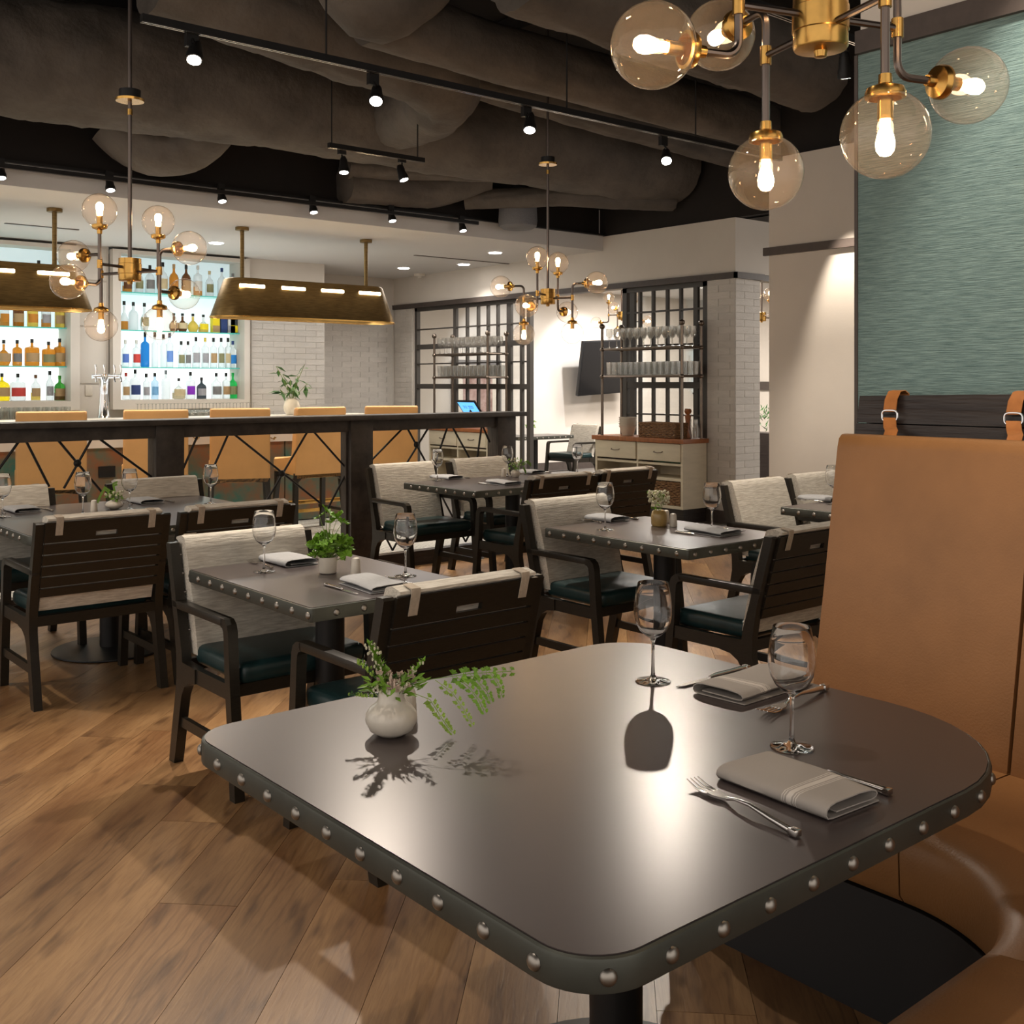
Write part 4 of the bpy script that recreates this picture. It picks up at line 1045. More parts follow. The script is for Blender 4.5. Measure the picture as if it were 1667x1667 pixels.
# linear brass lamps over the bar
def bar_lamp(xc, label):
    t = thing('linear_pendant', label, 'pendant lamp', (xc, 10.0, 2.125)); b = MB(); rings = []
    def st(hx, hy, z, n=10):
        r = hy; pts = []
        for k in range(n+1):
            a = -pi/2+pi*k/n; pts.append((hx-r+r*cos(a), r*sin(a), z))
        for k in range(n+1):
            a = pi/2+pi*k/n; pts.append((-hx+r+r*cos(a), r*sin(a), z))
        return pts
    for hx, hy, z in ((1.045, .24, 0), (1.045, .245, .006), (.91, .155, .375), (.89, .14, .39)): rings.append([b.b.verts.new(p) for p in st(hx, hy, z)])
    for A, B in zip(rings, rings[1:]):
        n = len(A)
        for i in range(n): b.b.faces.new((A[i], A[(i+1) % n], B[(i+1) % n], B[i]))
    b.b.faces.new(rings[-1])
    b.build('shade', M['brass_shade'], t, 40)
    b = MB(); A = [b.b.verts.new(p) for p in st(1.05, .25, -.004)]; B = [b.b.verts.new(p) for p in st(1.05, .25, .008)]; n = len(A)
    for i in range(n): b.b.faces.new((A[i], A[(i+1) % n], B[(i+1) % n], B[i]))
    b.build('rim', M['brass'], t, 40)
    for k in range(4):
        x = -.70+k*.455
        f = .305/.375; hy = .245+(.155-.245)*f
        q = Matrix.Translation((x, -hy-.002, .308)) @ Matrix.Rotation(RD(-14), 4, 'X')
        MB().box(-.135, .135, -.003, .008, -.016, .016, .010, 4, q).build('slot_glow', M['filament'], t)
    for s_ in (-.725, .725):
        MB().tube([(s_, 0, .38), (s_, 0, .905)], .021, 12).build('rod', M['brass_shade'], t)
        MB().lathe([(0, .872), (.065, .872), (.067, .876), (.067, .902), (0, .903)], 24, Matrix.Translation((s_, 0, 0))).build('canopy', M['brass_shade'], t)
    o = area((xc, 10.0, 2.25), (0, 0, 0), 1.8, .2, 22, (1, .85, .62))
bar_lamp(5.585, 'brass linear pendant lamp over the bar, right one')
bar_lamp(2.33, 'brass linear pendant lamp over the bar, cut by the left edge')

# back-bar display cabinets
YC = 12.30
ZS = [1.28, 1.66, 2.09, 2.53]
def cabinet(x0, x1, ix0, ix1, label):
    t = thing('display_cabinet', label, 'cabinet')
    MB().box(x0, ix0, YC, YC+.115, 1.17, 3.0).build('frame', M['white_paint'], t); MB().box(ix1, x1, YC, YC+.115, 1.17, 3.0).build('frame', M['white_paint'], t)
    MB().box(ix0, ix1, YC, YC+.115, 1.17, 1.272).build('frame', M['white_paint'], t); MB().box(ix0, ix1, YC, YC+.115, 2.955, 3.0).build('frame', M['white_paint'], t)
    for z0, z1, e_, c_ in ((1.25, 1.65, 1.0, (1, 1, 1)), (1.65, 2.08, .92, (.95, 1, 1)), (2.08, 2.52, .56, (.80, .96, 1)), (2.52, 2.98, .36, (.70, .93, .98))):
        MB().box(ix0, ix1, YC+.42, YC+.43, z0, z1).build('backlit_panel', mat('backlit_%g' % e_, (.7, .7, .7), .6, emit=c_, est=e_), t)
    for a in (ix0-.01, ix1): MB().box(a, a+.01, YC+.116, YC+.43, 1.25, 2.98).build('side_panel', M['white_paint'], t)
    MB().box(ix0, ix1, YC+.116, YC+.42, 1.25, 1.279).build('bottom_shelf', M['white_paint'], t)
    MB().box(ix0, ix1, YC+.116, YC+.43, 2.97, 2.98).build('top_panel', M['white_paint'], t)
    for z in ZS[1:]: MB().box(ix0+.002, ix1-.002, YC+.125, YC+.415, z-.012, z).build('shelf', M['ice'], t)
# openings in the bar wall behind the cabinets are shallow niches: wall is built in front-facing pieces
bpy.data.objects.remove(wb); 
wb = struct('wall_bar', M['white_paint'], [(-3, 7.2, 12.75, 12.85, 0, 3.03), (4.03, 4.39, 12.42, 12.75, 0, 3.03), (6.09, 7.2, 12.42, 12.75, 0, 3.03), (-3, 1.2, 12.42, 12.75, 0, 3.03), (1.2, 6.09, 12.42, 12.75, 0, 1.24),
                                            (7.2, XW, 13.5, 13.6, 0, 3.03), (7.08, 7.2, 12.85, 13.5, 0, 3.03)])
bpy.data.objects.remove(wbm)
XL1, XR0, XR1 = aty(115, 600, YC).x, aty(197, 600, YC).x, aty(398, 600, YC).x
cabinet(aty(184, 600, YC).x, aty(407, 600, YC).x, XR0, XR1, 'backlit bottle cabinet with teal glass shelves, right one')
cabinet(1.2, aty(130, 600, YC).x, 1.35, XL1, 'backlit bottle cabinet cut by the left picture edge')
# shallow panelling between the cabinets
pn = thing('wall_panelling', 'grey white recessed wall panelling between the bottle cabinets', 'panel')
for z0, z1 in ((1.02, 1.45), (1.47, 2.10), (2.12, 2.62), (2.64, 3.0)): MB().box(4.06, 4.36, 12.405, 12.419, z0, z1, .003).build('panel', M['white_paint'], pn)
MB().box(4.12, 4.20, 12.395, 12.404, 1.33, 1.45, .002).build('switch_plate', M['soft_white'], pn)

# bottles
BM = {}
def bcol(c, kind='g'):
    k = (c, kind)
    if k not in BM:
        if kind == 'g': BM[k] = mat('bottle_%d' % len(BM), c, .12, trans=0.55, ior=1.3, emit=c, est=.08)  # faint glow put into the bottle and spirit colour
        else: BM[k] = mat('label_%d' % len(BM), c, .6)
    return BM[k]
def _nm(r): return mat(*r)
AM, BRN, CLR, BLU, GRN, YEL, DRK, GLD = (.62, .25, .03), (.16, .06, .02), (.80, .86, .87), (.02, .22, .62), (.03, .55, .12), (.9, .72, .02), (.05, .06, .07), (.75, .55, .10)
def bottle(x, z, h, wd, body, cap, lab=None, shape='r', liq=None, label='', yy=12.52):
    t = thing('liquor_bottle', label, 'bottle', (x, yy, z), 0, 'bottles in the backlit cabinets'); r = wd/2
    if shape == 'box':
        MB().box(-r, r, -.04, .04, 0, h, .002).build('carton', bcol(body, 'l'), t)
        if lab: MB().box(-r-.0005, r+.0005, -.0415, -.040, .01, h*.45).build('front_print', bcol(lab, 'l'), t)
        return
    nr = min(.014, r*.4)
    if shape == 'o': pr = [(0, 0), (r*.7, .0), (r, h*.2), (r*.98, h*.38), (r*.5, h*.55), (nr, h*.62), (nr, h*.84)]
    elif shape == 's': pr = [(0, 0), (r*.9, 0), (r, .01), (r, h*.62), (r*.92, h*.68), (nr*1.1, h*.74), (nr, h*.80), (nr, h*.88)]
    else: pr = [(0, 0), (r*.95, 0), (r, .008), (r, h*.55), (r*.8, h*.64), (nr*1.3, h*.72), (nr, h*.78), (nr, h*.88)]
    MB().lathe(pr, 14).build('body', bcol(body), t, 50)
    MB().lathe([(0, h*.86), (nr*1.25, h*.86), (nr*1.25, h), (0, h)], 10).build('cap', bcol(cap, 'l'), t, 40)
    if liq: MB().lathe([(0, .004), (r*1.012, .004), (r*1.012, h*.3), (0, h*.3)], 14).build('spirit', bcol(liq), t, 50)
    if lab:
        b = MB(); A = []; z0, z1 = h*.16, h*.48
        for i in range(9):
            a = -pi/2-1.1+2.2*i/8; A.append((b.b.verts.new((r*1.025*cos(a), r*1.025*sin(a), z0)), b.b.verts.new((r*1.025*cos(a), r*1.025*sin(a), z1))))
        for u, v in zip(A, A[1:]): b.b.faces.new((u[0], v[0], v[1], u[1]))
        b.build('label', bcol(lab, 'l'), t, 60)
K = (.02, .02, .02); WH = (.7, .7, .66); TN = (.45, .30, .15); RD_ = (.6, .06, .05); NV = (.03, .06, .2); SV = (.35, .35, .38); GY = (.2, .2, .2); PU = (.25, .03, .55); CM = (.6, .5, .3); KH = (.25, .25, .13)
rows = [  # shelf index, [(px, width px, height px, body, cap, label colour, shape, liquid, words)]
 (3, [(207, 15, 34, CLR, K, BRN, 'r', AM, 'squat bottle with brown label'), (226, 14, 42, CLR, TN, KH, 'r', None, 'bottle with green label'), (244, 15, 46, CLR, K, GY, 'r', None, 'clear bottle with grey label'),
      (265, 15, 52, CLR, K, CM, 'r', None, 'cream-labelled clear bottle'), (283, 15, 50, AM, TN, None, 'r', None, 'amber bottle with cork'), (303, 15, 50, BRN, K, TN, 'r', AM, 'dark brown bottle'),
      (322, 14, 50, CLR, WH, WH, 's', AM, 'bottle with white label and amber foot'), (341, 13, 42, CLR, CM, KH, 'r', None, 'clear bottle with green crest'), (361, 14, 48, CLR, NV, None, 'r', None, 'clear bottle with navy cap'), (380, 13, 40, CLR, GY, None, 'r', None, 'clear bottle by the brass lamp stem')]),
 (2, [(202, 13, 47, CLR, K, None, 'o', AM, 'slender clear bottle with low spirit'), (217, 15, 46, CLR, K, None, 'r', None, 'clear flared bottle'), (235, 14, 45, CLR, K, KH, 'o', None, 'clear bottle behind the globe'),
      (283, 15, 30, BRN, K, TN, 'o', None, 'round brown flask, left'), (297, 16, 30, BRN, K, CM, 'o', None, 'round brown flask, right'), (314, 17, 30, GLD, K, None, 'o', None, 'golden round decanter'), (331, 16, 29, CLR, K, YEL, 'o', GLD, 'clear round decanter'),
      (350, 12, 26, YEL, K, TN, 'box', None, 'yellow carton'), (363, 11, 28, NV, K, None, 'box', None, 'navy carton'), (375, 12, 27, WH, K, SV, 'box', None, 'white carton'), (388, 12, 28, DRK, K, YEL, 'box', None, 'black and yellow carton')]),
 (1, [(204, 12, 44, CLR, WH, (.1, .2, .6), 's', None, 'clear bottle with blue lettering'), (222, 13, 44, CLR, WH, RD_, 's', None, 'clear bottle with red splash'), (236, 14, 57, BLU, K, None, 's', None, 'tall solid blue bottle'), (252, 11, 57, CLR, K, None, 's', None, 'tall clear bottle beside the blue one'),
      (266, 10, 54, CLR, K, None, 's', None, 'plain frosted bottle'), (276, 12, 56, CLR, NV, (.15, .3, .7), 's', None, 'clear bottle with blue peak'), (295, 11, 43, CLR, K, KH, 'r', None, 'clear bottle with olive label'), (306, 10, 43, CLR, K, GY, 'r', None, 'small-label clear bottle'),
      (319, 13, 50, CLR, K, SV, 's', None, 'silver-labelled bottle, left of two'), (334, 12, 49, CLR, GLD, SV, 's', None, 'silver-labelled bottle with gold cap'), (347.5, 12, 49, CLR, K, TN, 's', None, 'beige-labelled square bottle'), (360, 10.5, 49, CLR, K, KH, 's', None, 'green-labelled square bottle'),
      (371, 10.5, 49, CLR, K, CM, 's', None, 'cream-labelled square bottle'), (385, 12, 44, CLR, NV, BLU, 's', None, 'clear bottle with blue tower')]),
 (0, [(205, 12, 44, CLR, RD_, TN, 's', None, 'red-capped bottle with tan label'), (220, 17, 49, CLR, K, NV, 's', None, 'square bottle with navy label'), (238, 11, 42, CLR, K, SV, 's', None, 'pale grey labelled bottle'), (252, 12, 43, (.55, .75, .9), K, (.2, .45, .75), 's', None, 'icy blue bottle'),
      (270, 14, 47, CLR, SV, None, 's', None, 'clear bottle with silver cap'), (291, 21, 34, CLR, K, CM, 'o', CM, 'round cream brandy bottle'), (310, 15, 44, CLR, K, PU, 's', None, 'bottle with purple label'), (328, 16, 35, DRK, K, SV, 'r', None, 'black apothecary bottle with diamond label'),
      (352, 17, 42, CLR, K, GY, 'r', None, 'clear bottle with round seal'), (368, 13, 42, CLR, K, TN, 's', None, 'square bottle with tan label and black cap'), (382, 14, 42, GRN, GRN, KH, 'r', None, 'bright green bottle at the shelf end')]),
]
for si, L in rows:
    for px, wd, h, body, cap, lab, shp, liq, words in L:
        q = aty(px, 600, 12.52); sc_ = q.x/q.x*(q.x*FW[0]+q.y*FW[1])/F
        x = min(max(q.x, XR0+.05), XR1-.05)
        bottle(x, ZS[si]+.0005, h*sc_, wd*sc_, body, cap, lab, shp, liq, words+' on the '+['bottom', 'third', 'second', 'top'][si]+' shelf, right cabinet')
rowsL = [(3, [(63, 12, 44, CLR, K, None, 'r', None, 'tall clear bottle'), (87, 12, 40, BRN, RD_, None, 'r', None, 'red-capped bottle')]),
 (2, [(7, 15, 42, CLR, K, AM, 's', AM, 'bottle with amber foot'), (30, 17, 44, BRN, K, TN, 's', AM, 'dark amber square bottle'), (53, 17, 44, GLD, K, AM, 's', None, 'golden square bottle'), (75, 15, 44, CLR, K, SV, 's', AM, 'grey-labelled square bottle'), (98, 15, 42, GLD, K, TN, 's', None, 'tan-labelled square bottle')]),
 (1, [(6, 22, 42, AM, K, TN, 'o', None, 'round amber whiskey bottle'), (28, 15, 42, AM, K, GY, 's', None, 'whiskey bottle with grey label'), (52, 23, 44, AM, K, TN, 's', None, 'broad whiskey bottle with tan label'), (79, 21, 40, AM, K, KH, 's', None, 'broad whiskey bottle with green label'), (104, 18, 45, AM, K, TN, 's', None, 'whiskey bottle at the shelf end')]),
 (0, [(3, 24, 45, YEL, K, TN, 'r', None, 'bright yellow bottle'), (29, 24, 44, CLR, K, RD_, 's', None, 'clear bottle with red band'), (58, 15, 42, CLR, BRN, TN, 'r', GLD, 'bottle with tan label'), (81, 12, 48, CLR, K, SV, 'r', None, 'slim bottle with round black label'), (101, 17, 40, (.06, .35, .05), (.05, .3, .03), TN, 'r', BRN, 'green bottle with tan label')])]
for si, L in rowsL:
    for px, wd, h, body, cap, lab, shp, liq, words in L:
        q = aty(px, 600, 12.52); sc_ = (q.x*FW[0]+q.y*FW[1])/F
        bottle(min(q.x, XL1-.05), ZS[si]+.0005, h*sc_, wd*sc_, body, cap, lab, shp, liq, words+' on the '+['bottom', 'third', 'second', 'top'][si]+' shelf, left cabinet')

# back counter with rows of glasses, beer tap, potted plant
MB().box(-3, 7.05, 11.72, 12.29, .10, 1.07, 0).build('back_counter', M['cream_wood'], label='white back counter under the bottle cabinets', cat='counter')
TUM = MB().lathe([(0, 0), (.030, 0), (.037, .13), (.035, .13), (.029, .008), (0, .008)], 12, cap=False).mesh('tumbler', GR, 60)
GOB = MB().lathe([(0, .17), (.033, .17), (.006, .162), (.004, .10), (.03, .085), (.04, .05), (.036, 0), (.034, 0), (.038, .05), (0, .09)], 12, cap=False).mesh('upturned_glass', GR, 60)
for k in range(20):
    x = 2.9+(k % 10)*.095; y = 11.86+(k//10)*.10
    link('tumbler', TUM, None, (x, y, 1.071), None, (1, 1, 1.15), 'clear tumbler in rows on the back counter, left of the tap', 'tumbler', 'tumblers left of the beer tap')
for k in range(34):
    x = 4.55+(k % 17)*.085; y = 11.86+(k//17)*.10
    link('upturned_glass', GOB, None, (x, y, 1.071), None, (1, 1, 1.0), 'upturned stem glass in rows below the right bottle cabinet', 'glass', 'upturned glasses right of the beer tap')
p = aty(169, 684, 11.86)
t = thing('beer_tap', 'chrome flared beer tower with four taps', 'beer tap', (p.x, 11.86, 1.071)); 
MB().lathe([(0, 0), (.088, 0), (.088, .012), (.072, .02), (.06, .06), (.048, .20), (.044, .34), (.05, .42), (.06, .46), (.062, .50), (0, .51)], 28).build('tower', M['chrome'], t)
MB().tube([(-.13, -.02, .47), (.17, -.02, .47)], .026, 12).build('manifold', M['chrome'], t)
for x in (-.11, -.02, .09, .16):
    MB().tube([(x, -.03, .47), (x, -.08, .46), (x, -.09, .41)], .010, 8).tube([(x, -.07, .48), (x+.004, -.08, .54), (x-.004, -.07, .60)], [.006, .009, .011], 8).build('tap', M['chrome'], t)
pp = aty(475, 677, 9.95)
link('vase', MB().lathe([(0, 0), (.055, 0), (.082, .05), (.085, .09), (.07, .14), (.045, .17), (.04, .17), (0, .15)], 24, cap=False).mesh('vase', M['soft_white'], 50), None, (pp.x, 9.95, 1.146), None, None, 'white pear-shaped vase standing on the bar', 'vase')
t = thing('leafy_branches', 'dark green leafy branches in the white vase on the bar', 'plant', (pp.x, 9.95, 1.146))
b = MB(); leafshape(b, Vector((0, 0, 0)), Vector((1, 0, -.15)), CU, .14, .06, .12); LF = b.mesh('leaf', M['leaf_dark'], None)
b = MB(); rr = random.Random(9)
for k, (r_, u_) in enumerate(((-.16, .50), (-.10, .42), (-.03, .36), (.05, .40), (.13, .52), (.17, .32), (.03, .28), (-.12, .26))):
    f_ = rr.uniform(-.08, .08); P = [Vector((0, 0, .12)), W3(r_*.5, f_*.4, .12+(u_-.12)*.6), W3(r_, f_, u_)]
    b.tube(P, .003, 5)
    for i in range(5):
        q = P[1].lerp(P[2], i/4); link('leaf', LF, t, q, (rr.uniform(-.6, .6), rr.uniform(-.2, 1.0), rr.random()*6.28), (rr.uniform(.6, 1.05),)*3)
b.build('branches', M['stem'], t, kind='stuff')

# bar ceiling fittings, then added fill lights
for px, py in ((352, 395), (657, 436), (806, 411), (755, 430)):
    p = atz(px, py, 3.03)
    if not (p.y > 9.2): continue
    t = thing('recessed_downlight', 'small recessed downlight in the white bar ceiling', 'downlight', (p.x, p.y, 3.03), 0, 'recessed downlights over the bar')
    MB().lathe([(.075, 0), (.092, 0), (.092, -.004), (.075, -.004)], 20).build('ring', M['ceiling_white'], t); MB().lathe([(0, -.001), (.075, -.001), (.075, -.010), (0, -.010)], 16).build('lens', M['down'], t)
    spot((p.x, p.y, 3.02), (p.x, p.y, 0), 40, 120, (1, .95, .88))
p = atz(683, 446, 3.03)
t = thing('smoke_detector', 'white round smoke detector on the bar ceiling', 'detector', (p.x, p.y, 3.03)); MB().lathe([(0, -.06), (.03, -.06), (.04, -.035), (.075, -.03), (.08, 0), (0, 0)], 20).build('housing', M['soft_white'], t)
a, c = atz(675, 415, 3.03), atz(780, 428, 3.03)
MB().box(a.x, a.x+2.2, a.y-.02, a.y+.02, 3.022, 3.0295).build('slot_diffuser', M['gun'], label='long grey slot diffuser in the bar ceiling', cat='vent')
a = atz(8, 363, 3.03); MB().box(a.x, a.x+.7, a.y-.02, a.y+.02, 3.022, 3.0295).build('slot_diffuser', M['gun'], label='short slot diffuser at the left of the bar ceiling', cat='vent')
for lx in (1.5, 4.8, 7.6): area((lx, 10.9, 3.0), (0, 0, 0), 1.2, 1.0, 17, (1, .95, .9))  # area fills without fixtures, added to brighten the bar
for lx in (2.5, 4.3, 6.0): spot((lx, 7.6, 3.0), (lx, 8.7, .7), 38, 70)  # extra spots without heads, added to brighten stools and platform
area((4.6, 11.6, 1.35), (RD(180), 0, 0), 3.6, .2, 10, (.9, .97, 1))  # unseen uplight added to lift the bar ceiling

# ================================================================ SERVICE CABINETS WITH GLASS RACKS
def service(y0, y1, label, rlabel):
    x0, x1 = 8.58, 8.96
    t = thing('service_cabinet', label, 'cabinet')
    MB().box(x0-.03, x1, y0-.03, y1+.03, .838, .885, .003).build('wood_top', M['orange_wood'], t)
    b = MB(); b.box(x0, x1, y0, y0+.03, .15, .838).box(x0, x1, y1-.03, y1, .15, .838); ya, yb_ = y0+.03, y1-.03; b.box(x1-.02, x1, ya, yb_, .15, .838).box(x0+.002, x1-.02, ya, yb_, .15, .18).box(x0+.005, x1-.02, ya, yb_, .60, .625).box(x0+.005, x1-.02, ya, yb_, .44, .47)
    ym = (y0+y1)/2; b.box(x0+.003, x1-.02, ym-.012, ym+.012, .47, .838); b.build('body', M['cream_wood'], t)
    for a, c in ((y0+.03, ym-.015), (ym+.015, y1-.03)):
        d = MB().box(x0-.012, x0+.03, a, c, .645, .832, .004).build('drawer', M['cream_wood'], t); m_ = (a+c)/2
        MB().tube([(x0-.012, m_-.06, .745), (x0-.03, m_-.055, .738), (x0-.032, m_, .732), (x0-.03, m_+.055, .738), (x0-.012, m_+.06, .745)], .005, 6).build('handle', M['pipe'], d)
    MB().box(x0+.03, x1, y0+.02, y1-.02, 0, .15).build('plinth', M['black_wood'], t)
    r = thing('pipe_rack', rlabel, 'rack')
    for px_, py_ in ((x0+.03, y0+.04), (x0+.03, y1-.08), (x1-.04, y0+.04), (x1-.04, y1-.08)):
        MB().tube([(px_, py_, .885), (px_, py_, 2.08)], .016, 10).sphere((px_, py_, 2.11), .033, 14, 10).build('post', M['pipe'], r)
        for z in (1.545, 1.85): MB().sphere((px_, py_, z), .027, 10, 8).build('fitting', M['pipe'], r)
    for z in (1.545, 1.85):
        MB().tube([(x0+.03, y0+.04, z), (x0+.03, y1-.08, z)], .011, 8).tube([(x1-.04, y0+.04, z), (x1-.04, y1-.08, z)], .011, 8).tube([(x0+.03, y0+.04, z), (x1-.04, y0+.04, z)], .011, 8).tube([(x0+.03, y1-.08, z), (x1-.04, y1-.08, z)], .011, 8).build('shelf_pipe', M['pipe'], r)
        MB().box(x0+.03, x1-.04, y0+.04, y1-.08, z+.008, z+.016).build('shelf', M['pipe'], r)
    return x0, x1
RW = MB().lathe([(0, 0), (.034, 0), (.006, .008), (.004, .09), (.02, .10), (.038, .14), (.035, .215), (.033, .215), (.036, .14), (0, .105)], 12, cap=False).mesh('stem_glass', GR, 60)
def fill(y0, y1, lbw, lbt, gw, gt, nw=11, nt=13, seed=1):
    rr = random.Random(seed)
    for k in range(nw*3):
        y = y0+.10+(k % nw)*(y1-y0-.26)/(nw-1); x = 8.65+(k//nw)*.11
        link('stem_glass', RW, None, (x, y+rr.uniform(-.01, .01), 1.8665), None, None, lbw, 'wine glass', gw)
    for k in range(nt*4):
        y = y0+.10+(k % nt)*(y1-y0-.26)/(nt-1); x = 8.645+(k//nt)*.085
        link('tumbler', TUM, None, (x, y+rr.uniform(-.006, .006), 1.5615), None, (1, 1, 1.1), lbt, 'tumbler', gt)
service(7.47, 8.77, 'cream cabinet with orange wood top beside the tiled column', 'iron pipe rack standing on the right cabinet')
service(10.72, 12.0, 'cream cabinet with orange wood top behind the rail end', 'iron pipe rack standing on the left cabinet')
fill(7.47, 8.77, 'stem glass on the upper shelf of the right pipe rack', 'tumbler on the lower shelf of the right pipe rack', 'stem glasses, right rack', 'tumblers, right rack')
fill(10.72, 12.0, 'stem glass on the upper shelf of the left pipe rack', 'tumbler on the lower shelf of the left pipe rack', 'stem glasses, left rack', 'tumblers, left rack', seed=2)
# things on the right cabinet
def basket(x0, x1, y0, y1, z0, z1, label, cell=.018):
    t = thing('wicker_basket', label, 'basket'); b = MB()
    for i in range(int((z1-z0)/cell)):
        z = z0+cell/2+i*cell; n = 14
        for (ax, ay, bx, by) in ((x0, y0, x0, y1), (x0, y0, x1, y0), (x1, y0, x1, y1), (x0, y1, x1, y1)):
            P = [Vector((ax+(bx-ax)*k/n, ay+(by-ay)*k/n, z+(.003 if (k+i) % 2 else -.003))) for k in range(n+1)]; b.tube(P, cell*.52, 5)
    b.build('weave', M['wicker'], t, 60, kind='stuff')
    MB().box(x0+.01, x1-.01, y0+.01, y1-.01, z0, z0+.01).build('bottom', M['wicker'], t)
    b = MB(); b.tube([(x0, y0, z1), (x0, y1, z1), (x1, y1, z1), (x1, y0, z1), (x0, y0, z1)], .010, 6); b.build('rim', M['wicker'], t)
a = atx(1040, 700, 8.64).y; c = atx(1100, 700, 8.64).y
basket(8.64, 8.86, c, a, .887, 1.04, 'brown wicker basket on the right cabinet top')
basket(8.60, 8.92, 7.52, 8.06, .182, .42, 'brown wicker basket on the bottom shelf of the right cabinet')
yb = atx(1022, 700, 8.76).y
for i in range(5):
    link('serving_bowl', MB().lathe([(0, 0), (.06, 0), (.07, .02), (.095, .10), (.105, .11), (.100, .11), (.065, .03), (0, .012)], 20, cap=False).mesh('serving_bowl', M['soft_white'], 50) if i == 0 else bpy.data.meshes['serving_bowl'],
         None, (8.76, yb, .8855+i*.024), None, None, ['lowest bowl of the white stack on the right cabinet', 'second bowl from the bottom of the white stack', 'middle bowl of the white stack', 'fourth bowl of the white stack, under the top one', 'topmost bowl of the white stack on the right cabinet'][i], 'bowl', 'stacked white bowls')
ym = atx(1120, 700, 8.85).y
t = thing('pepper_mill', 'tall dark turned wooden pepper mill on the right cabinet', 'pepper mill', (8.85, ym, .8855))
MB().lathe([(0, 0), (.042, 0), (.045, .02), (.034, .08), (.025, .16), (.032, .22), (.034, .245), (.02, .25)], 20).build('body', M['orange_wood'], t)
MB().lathe([(.018, .25), (.030, .262), (.04, .285), (.03, .315), (0, .32)], 20).build('head', M['orange_wood'], t)
yv = 7.53
for i in range(2): link('carafe', MB().lathe([(0, 0), (.035, 0), (.037, .1), (.018, .15), (.02, .20), (.018, .2), (.016, .15), (0, .01)], 14, cap=False).mesh('carafe', GR, 60), None, (8.86, yv+i*.09-.0, .8855), None, None, ['clear carafe at the front corner of the right cabinet', 'clear carafe behind the first, beside the pepper mill'][i], 'carafe', 'carafes on the right cabinet')
MB().box(8.66, 8.9, 7.55, 7.95, .626, .65).build('green_tray', mat('green_tray', (.06, .20, .10), .4), label='green tray inside the right cabinet shelf', cat='tray')
# tablet on the left cabinet
q = atx(765, 664, 8.75)
t = thing('tablet_terminal', 'tilted tablet terminal with glowing blue screen', 'tablet', (8.75, q.y, .886))
mt = Matrix.Translation((0, 0, q.z-.886)) @ Matrix.Rotation(RD(0), 4, 'Z') @ Matrix.Rotation(RD(-38), 4, 'Y')
MB().box(-.012, .012, -.20, .20, -.125, .125, .008, 2, mt).build('case', M['plastic_black'], t)
MB().box(-.0135, -.0125, -.178, .178, -.103, .103, mtx=mt).build('screen', M['blue_screen'], t)
bm_ = bcol((.02, .12, .35), 'l'); b = MB()
for k, w_ in enumerate((.02, .008, .02, 0, .022, .02, .018, .02)):
    if w_:
        y = .10-k*.027; b.box(-.0145, -.0136, y-w_/2, y+w_/2, .005, .012, mtx=mt); b.box(-.0145, -.0136, y-w_/2, y-w_/2+.005, .005, .045, mtx=mt); b.box(-.0145, -.0136, y-w_/2, y+w_/2, .038, .045, mtx=mt)
b.build('screen_lettering', bm_, t)
MB().tube([(0, 0, 0), (.02, 0, q.z-.90)], .02, 10).lathe([(0, 0), (.09, 0), (.09, .012), (0, .012)], 20).build('stand', M['plastic_black'], t)

# far room: wall screen, framed picture, unseen lights, planter
p0 = aty(945, 597, 13.1)
t = thing('wall_screen', 'large black television tilted out from the far white wall', 'television', (p0.x+.62, 13.12, p0.z)); q = Matrix.Rotation(RD(12), 4, 'X') @ Matrix.Rotation(RD(-3), 4, 'Y')
MB().box(-.62, .62, -.03, .03, -.47, .47, .01, 2, q).build('casing', M['plastic_black'], t); MB().box(-.60, .60, -.033, -.031, -.45, .45, mtx=q).build('screen', M['screen_off'], t)
MB().box(-.1, .1, .0, .36, -.1, .1).build('bracket', M['black_metal'], t)
a, c = aty(746, 700, 13.42), aty(812, 620, 13.42)
t = thing('framed_picture', 'grey framed picture seen through the left glazed screen', 'picture', ((a.x+c.x)/2, 13.45, (a.z+c.z)/2)); hx, hz = (c.x-a.x)/2, (c.z-a.z)/2
hz = abs(hz)+.25
MB().box(-hx-.08, hx+.08, 0, .04, -hz-.08, hz+.08).build('frame', mat('grey_frame', (.16, .15, .145), .5), t)
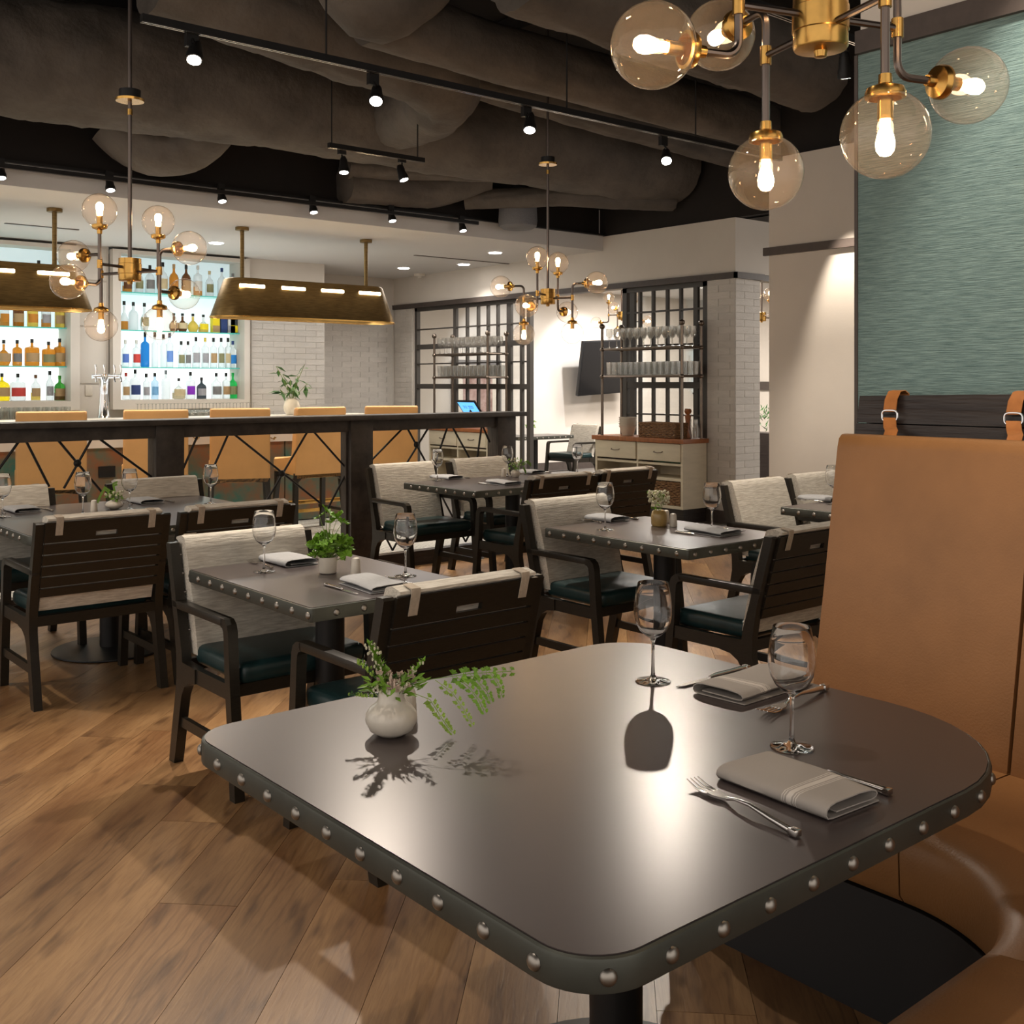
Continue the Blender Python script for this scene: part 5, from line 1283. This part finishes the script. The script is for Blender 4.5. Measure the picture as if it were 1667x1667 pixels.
MB().box(-hx, hx, -.004, 0, -hz, hz).build('mat_board', M['soft_white'], t)
MB().box(-hx*.72, hx*.72, -.008, -.0045, -hz*.72, hz*.72).build('print', mat('print', (.5, .36, .32), .6, col2=(.2, .1, .08), scale=5), t)
spot((10.2, 12.0, 3.02), (11.3, 13.5, 1.3), 60, 80, (.93, .96, 1.0)); spot((12.5, 12.2, 3.02), (12.9, 13.5, 1.2), 85, 85, (.93, .96, 1.0))
for px, py in ((976, 412 + 90),): pass
for lx, ly in ((10.5, 9.5), (13, 9.8), (13.5, 11.8), (12, 6)): area((lx, ly, 3.0), (0, 0, 0), 1.0, 1.0, 100, (1, .93, .85))  # added area fills, no fixtures, brighten the room beyond the screens
for (pa_, pb_, lb) in ((1112, 1146, 'beyond the lower shelf'),):
    a = atx(pa_, 640, 15.9); c = atx(pb_, 562, 15.9)
    t = thing('display_niche', 'distant blue-lit display niche behind the right glass rack, '+lb, 'display', (15.9, (a.y+c.y)/2, a.z)); hy = abs(a.y-c.y)/2; hh = c.z-a.z
    MB().box(0, .05, -hy, hy, 0, hh).build('glow_panel', mat('cyan_glow', (.3, .6, .7), .6, emit=(.25, .72, .95), est=.7), t)
    for k in range(3): MB().box(-.12, 0, -hy, hy, hh*k/2-.015, hh*k/2+.015).build('shelf', M['frame_metal'], t)
    MB().box(-.14, .02, -hy-.05, -hy, -.05, hh+.05).box(-.14, .02, hy, hy+.05, -.05, hh+.05).build('frame', M['frame_metal'], t)
t = thing('planter_box', 'dark planter with low shrubs seen past the column', 'planter', (13.0, 9.35, 0))
pl = atx(1245, 680, 13.0); t.location = (13.0, pl.y, 0)
MB().box(-.2, .2, -.5, .5, 0, .75, .01).build('box', M['black_wood'], t)
b = MB(); rr = random.Random(4)
for i in range(160): leafshape(b, Vector((rr.uniform(-.2, .2), rr.uniform(-.5, .5), .75+rr.random()*.35)), Vector((rr.uniform(-1, 1), rr.uniform(-1, 1), 1)), CR, .10, .05)
b.build('shrub', M['leaf_dark'], t, None, kind='stuff')
